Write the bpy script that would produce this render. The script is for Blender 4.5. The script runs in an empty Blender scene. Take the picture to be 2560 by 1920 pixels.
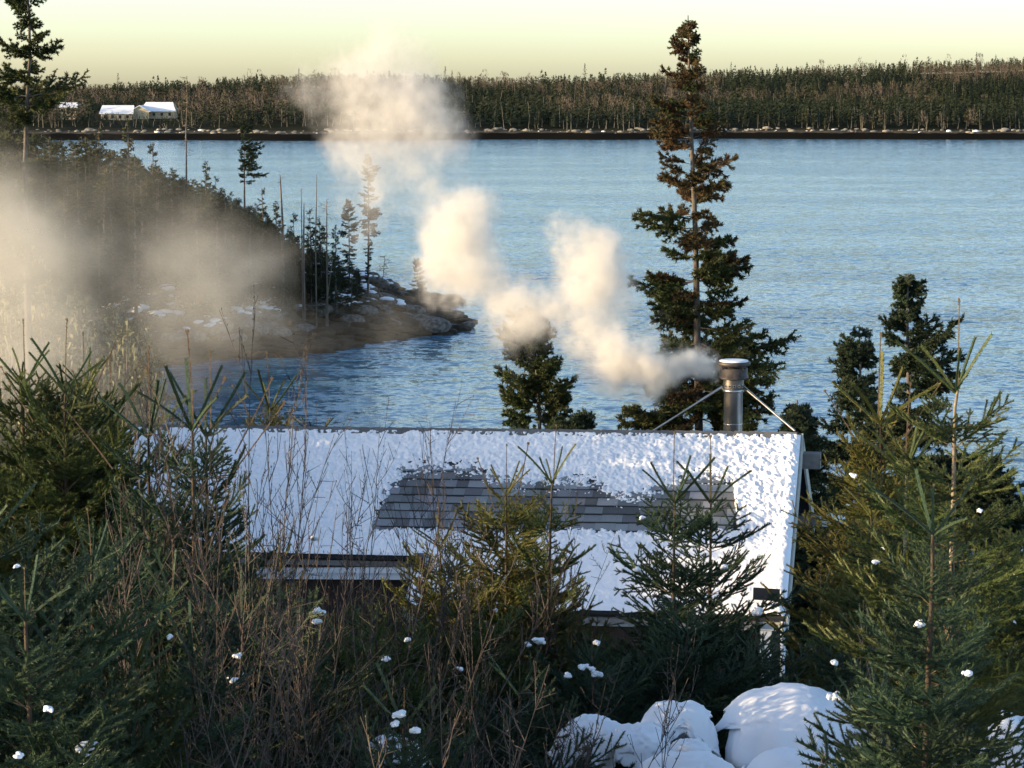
import bpy, math, random
import numpy as np
from mathutils import Matrix, Vector

C = bpy.context.scene.collection
SC = bpy.context.scene
R = math.radians
rng = np.random.default_rng(7)
random.seed(7)

# ---------------------------------------------------------------- camera, sky, sun, exposure
F = 5545.0; YH = 215.0; PITCH = math.atan((960 - YH) / F)
cam_d = bpy.data.cameras.new('camera'); cam = bpy.data.objects.new('camera', cam_d); C.objects.link(cam)
cam_d.sensor_width = 36; cam_d.lens = 36 * F / 2560
cam_d.clip_start = 0.1; cam_d.clip_end = 20000
cam.location = (0, 0, 20); cam.rotation_euler = (math.pi / 2 - PITCH, 0, 0)
SC.camera = cam

SUN_DIR = Vector((-0.955, -0.255, 0.152)).normalized()      # towards the sun
SUN_EL = math.asin(SUN_DIR.z); SUN_AZ = math.atan2(SUN_DIR.x, SUN_DIR.y)
w = bpy.data.worlds.new('World'); SC.world = w; w.use_nodes = True
nt = w.node_tree; nt.nodes.clear()
sky = nt.nodes.new('ShaderNodeTexSky'); sky.sky_type = 'NISHITA'; sky.sun_disc = False
sky.sun_elevation = SUN_EL; sky.sun_rotation = SUN_AZ
sky.altitude = 20; sky.air_density = 0.68; sky.dust_density = 1.05; sky.ozone_density = 0.9
bg = nt.nodes.new('ShaderNodeBackground'); bg.inputs[1].default_value = 0.15
wo = nt.nodes.new('ShaderNodeOutputWorld')
nt.links.new(sky.outputs[0], bg.inputs[0]); nt.links.new(bg.outputs[0], wo.inputs[0])
sl = bpy.data.lights.new('sun', 'SUN'); sl.energy = 3.3; sl.angle = R(0.5); sl.color = (1.0, 0.75, 0.44)
so = bpy.data.objects.new('sun', sl); C.objects.link(so)
so.rotation_euler = SUN_DIR.to_track_quat('Z', 'Y').to_euler()
vs = SC.view_settings; vs.view_transform = 'Standard'; vs.look = 'None'; vs.exposure = 1.36; vs.gamma = 1.0
vs.use_curve_mapping = False
cy = SC.cycles
cy.max_bounces = 8; cy.diffuse_bounces = 3; cy.glossy_bounces = 3; cy.transmission_bounces = 4
cy.volume_bounces = 6; cy.transparent_max_bounces = 8
cy.volume_step_rate = 1.0; cy.volume_max_steps = 256
cy.use_denoising = True

# ---------------------------------------------------------------- helpers
CP, SP = math.cos(PITCH), math.sin(PITCH)
def ray(px, py):
    x = (px - 1280) / F; y = -(py - 960) / F
    return np.array([x, CP + y * SP, -SP + y * CP])
def at(px, py, Y):
    r = ray(px, py); return r / r[1] * Y + np.array([0, 0, 20.0])
def on_water(px, py, z=0.0):
    r = ray(px, py); return r / r[2] * (z - 20.0) + np.array([0, 0, 20.0])
def px_of(p):
    d = np.asarray(p, float) - np.array([0, 0, 20.0])
    f = d[1] * CP - d[2] * SP; u = d[1] * SP + d[2] * CP
    return 1280 + F * d[0] / f, 960 - F * u / f

def mesh(name, V, T, mats, mi=None, smooth=False):
    V = np.asarray(V, np.float32).reshape(-1, 3); T = np.asarray(T, np.int32)
    k = T.shape[1]
    me = bpy.data.meshes.new(name)
    me.vertices.add(len(V)); me.vertices.foreach_set('co', V.ravel())
    me.loops.add(T.size); me.loops.foreach_set('vertex_index', T.ravel())
    me.polygons.add(len(T))
    me.polygons.foreach_set('loop_start', np.arange(0, T.size, k, dtype=np.int32))
    for m in mats: me.materials.append(m)
    if mi is not None: me.polygons.foreach_set('material_index', np.asarray(mi, np.int32))
    me.polygons.foreach_set('use_smooth', np.full(len(T), smooth))
    me.update(calc_edges=True); me.validate()
    return me

class MB:
    """collects triangle pieces into one mesh"""
    def __init__(s): s.V = []; s.T = []; s.M = []; s.n = 0
    def add(s, V, T, m=0):
        V = np.asarray(V, float).reshape(-1, 3); T = np.asarray(T, int)
        if T.shape[1] == 4: T = np.concatenate([T[:, [0, 1, 2]], T[:, [0, 2, 3]]])
        s.V.append(V); s.T.append(T + s.n); s.M.append(np.full(len(T), m)); s.n += len(V)
    def box(s, c, h, m=0, rot=None):
        c = np.asarray(c, float); h = np.asarray(h, float)
        v = np.array([[x, y, z] for x in (-1, 1) for y in (-1, 1) for z in (-1, 1)], float) * h
        if rot is not None: v = v @ np.asarray(rot).T
        f = np.array([[0, 1, 3, 2], [4, 6, 7, 5], [0, 4, 5, 1], [2, 3, 7, 6], [0, 2, 6, 4], [1, 5, 7, 3]])
        s.add(v + c, f, m)
    def quadbox(s, a, b, wv, tv, m=0):
        """bar from a to b with half width vector wv and half thickness vector tv"""
        a, b, wv, tv = (np.asarray(q, float) for q in (a, b, wv, tv))
        v = np.array([p + i * wv + j * tv for p in (a, b) for i in (-1, 1) for j in (-1, 1)])
        f = np.array([[0, 1, 3, 2], [4, 6, 7, 5], [0, 4, 5, 1], [2, 3, 7, 6], [0, 2, 6, 4], [1, 5, 7, 3]])
        s.add(v, f, m)
    def tube(s, P, r, n=8, m=0, cap=True):
        P = np.asarray(P, float); k = len(P); r = np.broadcast_to(np.asarray(r, float), (k,))
        d = np.gradient(P, axis=0); d /= np.linalg.norm(d, axis=1)[:, None] + 1e-9
        ref = np.array([0, 0, 1.0]) if abs(d[0][2]) < .9 else np.array([1.0, 0, 0])
        a = np.cross(d, ref); a /= np.linalg.norm(a, axis=1)[:, None] + 1e-9
        b = np.cross(d, a)
        t = np.linspace(0, 2 * np.pi, n, endpoint=False)
        V = P[:, None] + r[:, None, None] * (np.cos(t)[None, :, None] * a[:, None] + np.sin(t)[None, :, None] * b[:, None])
        i = np.arange(k - 1)[:, None] * n; j = np.arange(n)[None]; j2 = (j + 1) % n
        f = np.stack([i + j, i + j2, i + n + j2, i + n + j], -1).reshape(-1, 4)
        s.add(V.reshape(-1, 3), f, m)
        if cap:
            for q, e in ((0, 1), (k - 1, -1)):
                base = V[q]; c = P[q]
                s.add(np.vstack([base, c]), np.array([[x, (x + 1) % n, n][::e] for x in range(n)]), m)
    def lathe(s, prof, c, n=32, m=0):
        """prof: (radius, z) list about the vertical axis"""
        prof = np.asarray(prof, float); t = np.linspace(0, 2 * np.pi, n, endpoint=False); k = len(prof)
        V = np.stack([prof[:, 0][:, None] * np.cos(t), prof[:, 0][:, None] * np.sin(t), np.repeat(prof[:, 1][:, None], n, 1)], -1)
        i = np.arange(k - 1)[:, None] * n; j = np.arange(n)[None]; j2 = (j + 1) % n
        f = np.stack([i + j, i + j2, i + n + j2, i + n + j], -1).reshape(-1, 4)
        s.add(V.reshape(-1, 3) + np.asarray(c, float), f, m)
    def me(s, name, mats, smooth=False):
        return mesh(name, np.concatenate(s.V), np.concatenate(s.T), mats, np.concatenate(s.M), smooth)

def obj(name, me, parent=None, loc=None, mat=None, **props):
    o = bpy.data.objects.new(name, me); C.objects.link(o)
    if parent is not None: o.parent = parent
    if loc is not None: o.location = loc
    if mat is not None: o.matrix_basis = mat
    for k, v in props.items(): o[k] = v
    return o
def empty(name, loc, label, cat, group=None):
    o = bpy.data.objects.new(name, None); C.objects.link(o); o.location = loc; o.empty_display_size = .2
    o['label'] = label; o['category'] = cat
    if group: o['group'] = group
    return o

# ---------------------------------------------------------------- materials
def mat(name, col, rough=.8, col2=None, nscale=8., bump=0., bscale=40., metal=0., spec=.3, rnd=0., trans=0., coord='Object', detail=4., lo=.35, hi=.65, stretch=None):
    m = bpy.data.materials.new(name); m.use_nodes = True
    t = m.node_tree; n = t.nodes; L = t.links
    b = n['Principled BSDF']
    b.inputs['Roughness'].default_value = rough; b.inputs['Metallic'].default_value = metal
    b.inputs['Specular IOR Level'].default_value = spec
    b.inputs['Base Color'].default_value = (*col, 1)
    tc = n.new('ShaderNodeTexCoord'); src = tc.outputs[coord]
    if stretch is not None:
        mp = n.new('ShaderNodeMapping'); mp.inputs['Scale'].default_value = stretch
        L.new(src, mp.inputs[0]); src = mp.outputs[0]
    last = None
    if col2 is not None:
        nz = n.new('ShaderNodeTexNoise'); nz.inputs['Scale'].default_value = nscale; nz.inputs['Detail'].default_value = detail
        L.new(src, nz.inputs['Vector'])
        mr = n.new('ShaderNodeMapRange'); mr.inputs[1].default_value = lo; mr.inputs[2].default_value = hi
        L.new(nz.outputs[0], mr.inputs[0])
        mx = n.new('ShaderNodeMix'); mx.data_type = 'RGBA'
        mx.inputs[6].default_value = (*col, 1); mx.inputs[7].default_value = (*col2, 1)
        L.new(mr.outputs[0], mx.inputs[0]); last = mx.outputs[2]
    if rnd:
        oi = n.new('ShaderNodeObjectInfo')
        hs = n.new('ShaderNodeHueSaturation')
        m1 = n.new('ShaderNodeMapRange'); m1.inputs[3].default_value = 1 - rnd; m1.inputs[4].default_value = 1 + rnd
        m2 = n.new('ShaderNodeMapRange'); m2.inputs[3].default_value = .5 - rnd * .06; m2.inputs[4].default_value = .5 + rnd * .05
        L.new(oi.outputs['Random'], m1.inputs[0]); L.new(m1.outputs[0], hs.inputs['Value'])
        mm = n.new('ShaderNodeMath'); mm.operation = 'FRACT'; mu = n.new('ShaderNodeMath'); mu.operation = 'MULTIPLY'; mu.inputs[1].default_value = 7.31
        L.new(oi.outputs['Random'], mu.inputs[0]); L.new(mu.outputs[0], mm.inputs[0]); L.new(mm.outputs[0], m2.inputs[0])
        L.new(m2.outputs[0], hs.inputs['Hue'])
        if last is not None: L.new(last, hs.inputs['Color'])
        else: hs.inputs['Color'].default_value = (*col, 1)
        last = hs.outputs[0]
    if last is not None: L.new(last, b.inputs['Base Color'])
    if bump:
        nb = n.new('ShaderNodeTexNoise'); nb.inputs['Scale'].default_value = bscale; nb.inputs['Detail'].default_value = 6
        L.new(src, nb.inputs['Vector'])
        bp = n.new('ShaderNodeBump'); bp.inputs['Strength'].default_value = min(1, bump * 10); bp.inputs['Distance'].default_value = bump
        L.new(nb.outputs[0], bp.inputs['Height']); L.new(bp.outputs[0], b.inputs['Normal'])
    if trans:
        tr = n.new('ShaderNodeBsdfTranslucent'); ms = n.new('ShaderNodeMixShader'); ms.inputs[0].default_value = trans
        if last is not None: L.new(last, tr.inputs[0])
        else: tr.inputs[0].default_value = (*col, 1)
        out = n['Material Output']
        L.new(b.outputs[0], ms.inputs[1]); L.new(tr.outputs[0], ms.inputs[2]); L.new(ms.outputs[0], out.inputs[0])
    return m

M_needle = mat('spruce_needles', (.048, .074, .024), .55, (.082, .104, .029), 3., rnd=.35, trans=.18)
M_needle_b = mat('spruce_needles_bluish', (.028, .056, .034), .55, (.050, .080, .038), 3., rnd=.3, trans=.15)
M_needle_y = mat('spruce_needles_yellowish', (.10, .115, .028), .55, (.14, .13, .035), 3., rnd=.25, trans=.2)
M_twig = mat('twig_bark', (.11, .075, .045), .85, (.20, .15, .09), 30., rnd=.2)
M_bark = mat('spruce_bark', (.075, .062, .05), .9, (.16, .14, .12), 14., bump=.006, bscale=60, stretch=(1, 1, .35))
M_barklit = mat('sunlit_bark', (.15, .11, .07), .85, (.30, .25, .18), 30., bump=.003, bscale=90)  # lit copy of the sapling bark, sunlight put into its paler colour
M_tuft = mat('mid_needles', (.038, .060, .018), .7, (.070, .076, .022), 1.2, rnd=.25, trans=.1)
M_tuft_br = mat('brown_needles', (.105, .056, .024), .75, (.060, .052, .020), 1.5, rnd=.2, trans=.1)  # browner needles, mostly on the upper limbs
M_tuft_dk = mat('dark_needles', (.018, .036, .018), .7, (.036, .050, .020), 1.2, rnd=.25, trans=.08)
M_lichen = mat('beard_lichen', (.34, .31, .17), .9, (.22, .21, .11), 2., rnd=.1, trans=.25)
M_lodc = mat('wood_crown', (.026, .040, .017), .8, (.060, .062, .022), .5, rnd=.35)
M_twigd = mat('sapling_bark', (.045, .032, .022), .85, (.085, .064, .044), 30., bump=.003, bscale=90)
M_alder = mat('alder_bark', (.048, .037, .031), .8, (.095, .076, .064), 20., rnd=.35)
M_snow = mat('snow', (.86, .88, .92), .75, bump=.012, bscale=25, spec=.35)
M_snowroof = mat('roof_snow', (.86, .88, .92), .75, bump=.014, bscale=34, spec=.35)
M_rock = mat('granite', (.060, .053, .046), .95, (.19, .175, .155), 3.5, bump=.03, bscale=9)
M_rockd = mat('wet_rock', (.016, .013, .009), .85, (.055, .042, .026), 1.6, bump=.05, bscale=5, spec=.15)

# ---------------------------------------------------------------- water, terrain
land_px = [(240, 1005), (292, 945), (400, 918), (500, 903), (620, 896), (700, 895), (780, 880), (850, 868), (940, 855), (1010, 848),
           (1080, 838), (1150, 820), (1192, 812), (1196, 800), (1160, 792), (1120, 775), (1165, 752), (1060, 737), (1000, 724)]
LAND = [tuple(on_water(a, b)[:2]) for a, b in land_px]
LAND = [(80, -80), (80, 70), (25, 74), (5, 72), (-6, 78), (-12, 90), (-17, 106), (-21, 122)] + LAND + \
       [(-22, 245), (-38, 275), (-62, 340), (-97, 490), (-145, 610), (-420, 700), (-420, -80)]
LP = np.array(LAND)
def shore_dist(X, Y):
    """signed distance to the shoreline, positive on land"""
    P = np.stack([X.ravel(), Y.ravel()], 1); n = len(LP)
    best = np.full(len(P), 1e9); inside = np.zeros(len(P), bool)
    for i in range(n):
        a = LP[i]; b = LP[(i + 1) % n]; ab = b - a
        t = np.clip(((P - a) @ ab) / (ab @ ab), 0, 1)
        best = np.minimum(best, np.hypot(*(P - a - t[:, None] * ab).T))
        c = ((a[1] > P[:, 1]) != (b[1] > P[:, 1]))
        with np.errstate(divide='ignore', invalid='ignore'):
            xx = (b[0] - a[0]) * (P[:, 1] - a[1]) / (b[1] - a[1] + 1e-12) + a[0]
        inside ^= c & (P[:, 0] < xx)
    return np.where(inside, best, -best).reshape(X.shape)
def vnoise(X, Y, s, seed=0):
    """cheap smooth value noise"""
    r = np.random.default_rng(seed); G = r.random((64, 64))
    x = X / s; y = Y / s; xi = np.floor(x).astype(int); yi = np.floor(y).astype(int)
    fx = x - xi; fy = y - yi; fx = fx * fx * (3 - 2 * fx); fy = fy * fy * (3 - 2 * fy)
    g = lambda a, b: G[a % 64, b % 64]
    return (g(xi, yi) * (1 - fx) + g(xi + 1, yi) * fx) * (1 - fy) + (g(xi, yi + 1) * (1 - fx) + g(xi + 1, yi + 1) * fx) * fy
def ground(X, Y):
    X = np.asarray(X, float); Y = np.asarray(Y, float)
    d = shore_dist(X, Y)
    z1 = np.interp(d, [-30, 0, 6, 9, 20, 35, 50, 60, 70, 90, 140], [-4, 0, .8, 2.0, 4.5, 8.2, 12.2, 14.8, 17.2, 20, 26])
    z2 = np.interp(d, [-30, 0, 6, 8, 14, 30, 60, 200], [-4, 0, .8, 2.0, 3.4, 5.5, 8.5, 11])
    t = np.clip((Y - 78) / 30, 0, 1)
    z = z1 * (1 - t) + z2 * t
    z = z + (vnoise(X, Y, 5, 1) - .5) * .5 * np.clip(d / 10, 0, 1) + (vnoise(X, Y, 1.6, 2) - .5) * .35 * np.clip(d / 3, .0, 1)
    return z
def gz(x, y): return float(ground(np.array([x]), np.array([y]))[0])
def grid_mesh(name, xs, ys, zf, mats, smooth=True):
    X, Y = np.meshgrid(xs, ys); Z = zf(X, Y)
    V = np.stack([X, Y, Z], -1).reshape(-1, 3); nx = len(xs); ny = len(ys)
    i = (np.arange(ny - 1)[:, None] * nx + np.arange(nx - 1)[None]).ravel()
    return mesh(name, V, np.stack([i, i + 1, i + nx + 1, i + nx], 1), mats, smooth=smooth)

# ground: snow, forest floor and brown seaweed zone chosen by height and slope of the ground itself
def ground_material():
    m = bpy.data.materials.new('shore_ground'); m.use_nodes = True; t = m.node_tree; n = t.nodes; L = t.links
    b = n['Principled BSDF']; b.inputs['Roughness'].default_value = .95; b.inputs['Specular IOR Level'].default_value = .08
    g = n.new('ShaderNodeNewGeometry'); sx = n.new('ShaderNodeSeparateXYZ'); L.new(g.outputs['Position'], sx.inputs[0])
    nz = n.new('ShaderNodeTexNoise'); nz.inputs['Scale'].default_value = .6; nz.inputs['Detail'].default_value = 8; L.new(g.outputs['Position'], nz.inputs['Vector'])
    nf = n.new('ShaderNodeTexNoise'); nf.inputs['Scale'].default_value = 2.2; nf.inputs['Detail'].default_value = 6; L.new(g.outputs['Position'], nf.inputs['Vector'])
    dirt = n.new('ShaderNodeMix'); dirt.data_type = 'RGBA'; dirt.inputs[6].default_value = (.05, .042, .028, 1); dirt.inputs[7].default_value = (.13, .105, .07, 1)
    L.new(nf.outputs[0], dirt.inputs[0])
    sn = n.new('ShaderNodeMapRange'); sn.inputs[1].default_value = .60; sn.inputs[2].default_value = .63; L.new(nz.outputs[0], sn.inputs[0])
    hz = n.new('ShaderNodeMapRange'); hz.inputs[1].default_value = 1.6; hz.inputs[2].default_value = 1.9; L.new(sx.outputs[2], hz.inputs[0])
    mu = n.new('ShaderNodeMath'); mu.operation = 'MULTIPLY'; L.new(sn.outputs[0], mu.inputs[0]); L.new(hz.outputs[0], mu.inputs[1])
    hi_ = n.new('ShaderNodeMapRange'); hi_.inputs[1].default_value = 3.6; hi_.inputs[2].default_value = 4.4; hi_.inputs[3].default_value = 1; hi_.inputs[4].default_value = 0; L.new(sx.outputs[2], hi_.inputs[0])
    mu2 = n.new('ShaderNodeMath'); mu2.operation = 'MULTIPLY'; L.new(mu.outputs[0], mu2.inputs[0]); L.new(hi_.outputs[0], mu2.inputs[1]); mu = mu2
    near = n.new('ShaderNodeMapRange'); near.inputs[1].default_value = 10; near.inputs[2].default_value = 11; L.new(sx.outputs[2], near.inputs[0])
    mxx = n.new('ShaderNodeMath'); mxx.operation = 'MAXIMUM'; L.new(mu.outputs[0], mxx.inputs[0]); L.new(near.outputs[0], mxx.inputs[1])
    weed = n.new('ShaderNodeMix'); weed.data_type = 'RGBA'; weed.inputs[6].default_value = (.035, .024, .010, 1); weed.inputs[7].default_value = (.085, .058, .024, 1)
    L.new(nf.outputs[0], weed.inputs[0])
    low = n.new('ShaderNodeMapRange'); low.inputs[1].default_value = .9; low.inputs[2].default_value = 1.3; L.new(sx.outputs[2], low.inputs[0])
    a = n.new('ShaderNodeMix'); a.data_type = 'RGBA'; L.new(low.outputs[0], a.inputs[0]); L.new(weed.outputs[2], a.inputs[6]); L.new(dirt.outputs[2], a.inputs[7])
    c = n.new('ShaderNodeMix'); c.data_type = 'RGBA'; L.new(mxx.outputs[0], c.inputs[0]); L.new(a.outputs[2], c.inputs[6]); c.inputs[7].default_value = (.84, .87, .92, 1)
    L.new(c.outputs[2], b.inputs['Base Color'])
    bp = n.new('ShaderNodeBump'); bp.inputs['Distance'].default_value = .15; L.new(nf.outputs[0], bp.inputs['Height']); L.new(bp.outputs[0], b.inputs['Normal'])
    return m
M_ground = ground_material()
xs = np.concatenate([np.arange(-420, -70, 8.), np.arange(-70, 12, .8), np.arange(12, 82, 3.)])
ys = np.concatenate([np.arange(-80, 0, 4.), np.arange(0, 120, 1.2), np.arange(120, 230, .8), np.arange(230, 720, 8.)])
obj('ground', grid_mesh('ground', xs, ys, ground, [M_ground]), kind='structure')

def water_material():
    m = bpy.data.materials.new('sea_water'); m.use_nodes = True; t = m.node_tree; n = t.nodes; L = t.links
    b = n['Principled BSDF']; b.inputs['Base Color'].default_value = (.07, .175, .26, 1)
    b.inputs['Roughness'].default_value = .14; b.inputs['IOR'].default_value = 1.333
    g = n.new('ShaderNodeNewGeometry')
    def noise(scale, sy, detail, rot=0.):
        mp = n.new('ShaderNodeMapping'); mp.inputs['Scale'].default_value = (1, sy, 1); mp.inputs['Rotation'].default_value = (0, 0, rot)
        L.new(g.outputs['Position'], mp.inputs[0])
        z = n.new('ShaderNodeTexNoise'); z.inputs['Scale'].default_value = scale; z.inputs['Detail'].default_value = detail; z.inputs['Roughness'].default_value = .6
        L.new(mp.outputs[0], z.inputs['Vector']); return z.outputs[1 if scale > .1 else 0]
    a = noise(.42, 1.5, 2, .2); c = noise(1.6, 1.4, 4, -.15); big = noise(.010, 4.0, 3, .05)
    def vm(op, x, y=None, k=None):
        v = n.new('ShaderNodeVectorMath'); v.operation = op; L.new(x, v.inputs[0])
        if y is not None: (L.new(y, v.inputs[1]) if not isinstance(y, tuple) else setattr(v.inputs[1], 'default_value', y))
        if k is not None: (L.new(k, v.inputs[3]) if not isinstance(k, float) else setattr(v.inputs[3], 'default_value', k))
        return v.outputs[0]
    st = n.new('ShaderNodeMapRange'); st.inputs[1].default_value = .38; st.inputs[2].default_value = .60; st.inputs[3].default_value = .55; st.inputs[4].default_value = 1.15
    L.new(big, st.inputs[0])
    va = vm('SCALE', vm('SUBTRACT', a, (.5, .5, .5)), None, .48); vb = vm('SCALE', vm('SUBTRACT', c, (.5, .5, .5)), None, .70)
    sm_ = vm('SCALE', vm('ADD', va, vb), None, st.outputs[0]); sm_ = vm('MULTIPLY', sm_, (.8, 1.2, 0.)); sm_ = vm('ADD', sm_, (0., 0., 1.)); sm_ = vm('NORMALIZE', sm_)
    L.new(sm_, b.inputs['Normal'])
    return m
wm = grid_mesh('water', np.array([-3000, -800, 0, 800, 3000.]), np.array([40, 300, 600, 900.]), lambda X, Y: X * 0, [water_material()], False)
obj('water', wm, kind='structure')

# ---------------------------------------------------------------- far shore and far wood
CR = np.array([(-600, 222), (0, 215), (300, 208), (560, 196), (750, 186), (1000, 184), (1250, 192), (1500, 186), (1800, 172), (2000, 166), (2300, 152), (2560, 146), (3200, 150)], float)
def far_z(X, Y):
    pxx = 1280 + F * X / Y
    shore = 838 + 14 * np.sin(X / 70.) + (vnoise(X, Y * 0, 40, 5) - .5) * 20
    d = Y - shore
    crest = 20 - (np.interp(1280 + F * X / 1180., CR[:, 0], CR[:, 1]) - 215) / F * 1180 - 7.5
    z = np.interp(d, [-20, 0, 12, 22, 60, 200], [-2, 0, 2.6, 3.6, 5.5, 9.5])
    s = np.clip((d - 60) / 260, 0, 1); s = s * s * (3 - 2 * s)
    z = np.where(d > 60, 5.5 + (crest - 5.5) * s, z)
    return z + (vnoise(X, Y, 18, 3) - .5) * 1.2 * np.clip(d / 40, 0, 1) + (vnoise(X, Y, 5, 4) - .5) * .8 * np.clip(d / 8, 0, 1)
def far_material():
    m = bpy.data.materials.new('far_shore_ground'); m.use_nodes = True; t = m.node_tree; n = t.nodes; L = t.links
    b = n['Principled BSDF']; b.inputs['Roughness'].default_value = 1.; b.inputs['Specular IOR Level'].default_value = .03
    g = n.new('ShaderNodeNewGeometry'); sx = n.new('ShaderNodeSeparateXYZ'); L.new(g.outputs['Position'], sx.inputs[0])
    nz = n.new('ShaderNodeTexNoise'); nz.inputs['Scale'].default_value = .25; nz.inputs['Detail'].default_value = 8; L.new(g.outputs['Position'], nz.inputs['Vector'])
    ad = n.new('ShaderNodeMath'); ad.operation = 'MULTIPLY_ADD'; L.new(nz.outputs[0], ad.inputs[0]); ad.inputs[1].default_value = 1.2; L.new(sx.outputs[2], ad.inputs[2])
    cr = n.new('ShaderNodeValToRGB'); e = cr.color_ramp; e.elements[0].position = 0; e.elements[0].color = (.006, .006, .004, 1)
    e.elements[1].position = 1; e.elements[1].color = (.018, .022, .011, 1)
    for p, c in ((.27, (.008, .007, .005, 1)), (.31, (.10, .09, .07, 1)), (.36, (.05, .045, .032, 1)), (.42, (.020, .022, .012, 1))):
        x = e.elements.new(p); x.color = c
    mr = n.new('ShaderNodeMapRange'); mr.inputs[2].default_value = 10; L.new(ad.outputs[0], mr.inputs[0]); L.new(mr.outputs[0], cr.inputs[0])
    L.new(cr.outputs[0], b.inputs['Base Color'])
    return m
obj('far_hills', grid_mesh('far_hills', np.concatenate([np.arange(-1500, -420, 40.), np.arange(-420, 420, 3.), np.arange(420, 1501, 40.)]),
    np.concatenate([np.arange(800, 900, 3.), np.arange(900, 1300, 12.), np.array([1400, 1800, 2600, 4000, 9000.])]), far_z, [far_material()]), kind='structure')

def cone_tree(h, r, n, r_=None, bot=.2, size=.55):
    """loose triangles over a conical crown, unit: metres"""
    g = r_ or rng
    t = g.random(n) ** .75; z = h * (bot + (1 - bot) * t)
    rad = r * (1 - t) ** .8 * (.35 + .75 * g.random(n)) * (.75 + .5 * np.sin(t * 30 + g.random() * 6) * .5)
    a = g.random(n) * 2 * np.pi
    c = np.stack([rad * np.cos(a), rad * np.sin(a), z - rad * .25], 1)
    s = size * (.5 + .9 * g.random(n))[:, None] * (1 - .45 * t)[:, None]
    out = np.stack([np.cos(a), np.sin(a), np.full(n, -.35)], 1); tan = np.stack([-np.sin(a), np.cos(a), np.zeros(n)], 1)
    up = np.array([0, 0, 1.])
    p0 = c + out * s * .9; p1 = c - out * s * .3 + tan * s * .55 + up * s * .25; p2 = c - out * s * .3 - tan * s * .55 + up * s * .2 * g.standard_normal(n)[:, None]
    top = np.array([[0, 0, h * 1.02], [.06 * r, 0, h * .9], [-.06 * r, .05 * r, h * .9]])
    V = np.stack([p0, p1, p2], 1).reshape(-1, 3)
    return np.vstack([V, top]), np.arange(3 * n + 3).reshape(-1, 3)
M_f1 = mat('far_conifer_dark', (.014, .027, .014), .9, (.026, .038, .016), .05, coord='Object')
M_f2 = mat('far_conifer_olive', (.045, .050, .020), .9, (.026, .038, .016), .05, coord='Object')
M_f3 = mat('far_bare_branches', (.10, .082, .066), .9, (.07, .06, .045), .05, coord='Object')
M_f4 = mat('far_trunks', (.26, .23, .18), .9, (.15, .13, .10), .1, coord='Object')
def tri_trunk(x, y, z, h, r, lean=(0, 0)):
    return (np.array([[x - r, y, z], [x + r, y, z], [x + lean[0] + r * .4, y + lean[1], z + h], [x + lean[0] - r * .4, y + lean[1], z + h],
                      [x, y + r * 1.5, z]]), np.array([[0, 1, 2], [0, 2, 3], [1, 4, 2], [4, 0, 3], [4, 3, 2]]))
fb = MB(); cones = [cone_tree(1, .32, 50, size=.125) for _ in range(10)]
bush = []
for _ in range(6):
    n = 70; a = rng.random(n) * 6.28; z = .3 + .7 * rng.random(n); rad = .20 * np.sqrt(rng.random(n)) * np.sin(np.clip((z - .15) / .9, 0, 1) * 3.14) ** .5
    c = np.stack([rad * np.cos(a), rad * np.sin(a), z], 1); d = np.stack([np.cos(a) * .03, np.sin(a) * .03, .07 + .05 * rng.random(n)], 1)
    wv = rng.standard_normal((n, 3)) * .011
    bush.append((np.stack([c - wv, c + wv, c + d], 1).reshape(-1, 3), np.arange(3 * n).reshape(-1, 3)))
NT = 12500
Yt = 856 + 350 * rng.random(NT); Yt[:1800] = 1090 + 190 * rng.random(1800); Xt = (rng.random(NT) - .5) * (Yt * .52)
Zt = far_z(Xt, Yt); o = np.argsort(-Yt)
dtree = Yt - (838 + 14 * np.sin(Xt / 70.) + (vnoise(Xt, Yt * 0, 40, 5) - .5) * 20)
patch = vnoise(Xt + 500, Yt, 45, 9)
for i in o:
    if dtree[i] < 17: continue
    pxx = 1280 + F * Xt[i] / Yt[i]
    if 235 < pxx < 450 and 925 < Yt[i] < 958: continue
    if 235 < pxx < 450 and Yt[i] < 930: hh = .42
    else: hh = 1
    h = (4.5 + 5.0 * rng.random() ** 1.6) * hh * (1.0 if dtree[i] < 120 else .82)
    if rng.random() < .035 and hh == 1: h *= 1.45
    k = patch[i] + .25 * (rng.random() - .5) + (.18 if dtree[i] > 150 else -.05) + (.16 if pxx < 850 else 0)
    V, T = cones[rng.integers(10)]
    sc = np.array([h * (.75 + .4 * rng.random()), h * .9, h]); loc = np.array([Xt[i], Yt[i], Zt[i] - .2])
    if dtree[i] < 36: sc2 = sc * np.array([1, 1, .82]); off = np.array([0, 0, h * .17])
    else: sc2 = sc; off = 0
    if k < .64: fb.add(V * sc2 + loc + off, T, 0)
    elif k < .80: fb.add(V * sc2 + loc + off, T, 1)
    else:
        V, T = bush[rng.integers(6)]; fb.add(V * np.array([h * .95, h, h]) + loc, T, 2)
    if rng.random() < (.3 if dtree[i] < 45 else .08):
        V, T = tri_trunk(Xt[i] + rng.normal() * .8, Yt[i] - 1.2, Zt[i] - .3, h * (.55 + .5 * rng.random()), .13, (rng.normal() * .5, 0))
        fb.add(V, T, 3)
obj('far_wood', fb.me('far_wood', [M_f1, M_f2, M_f3, M_f4]), kind='stuff', label='mixed spruce and bare hardwood wood covering the far shore', category='woods')

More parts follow.
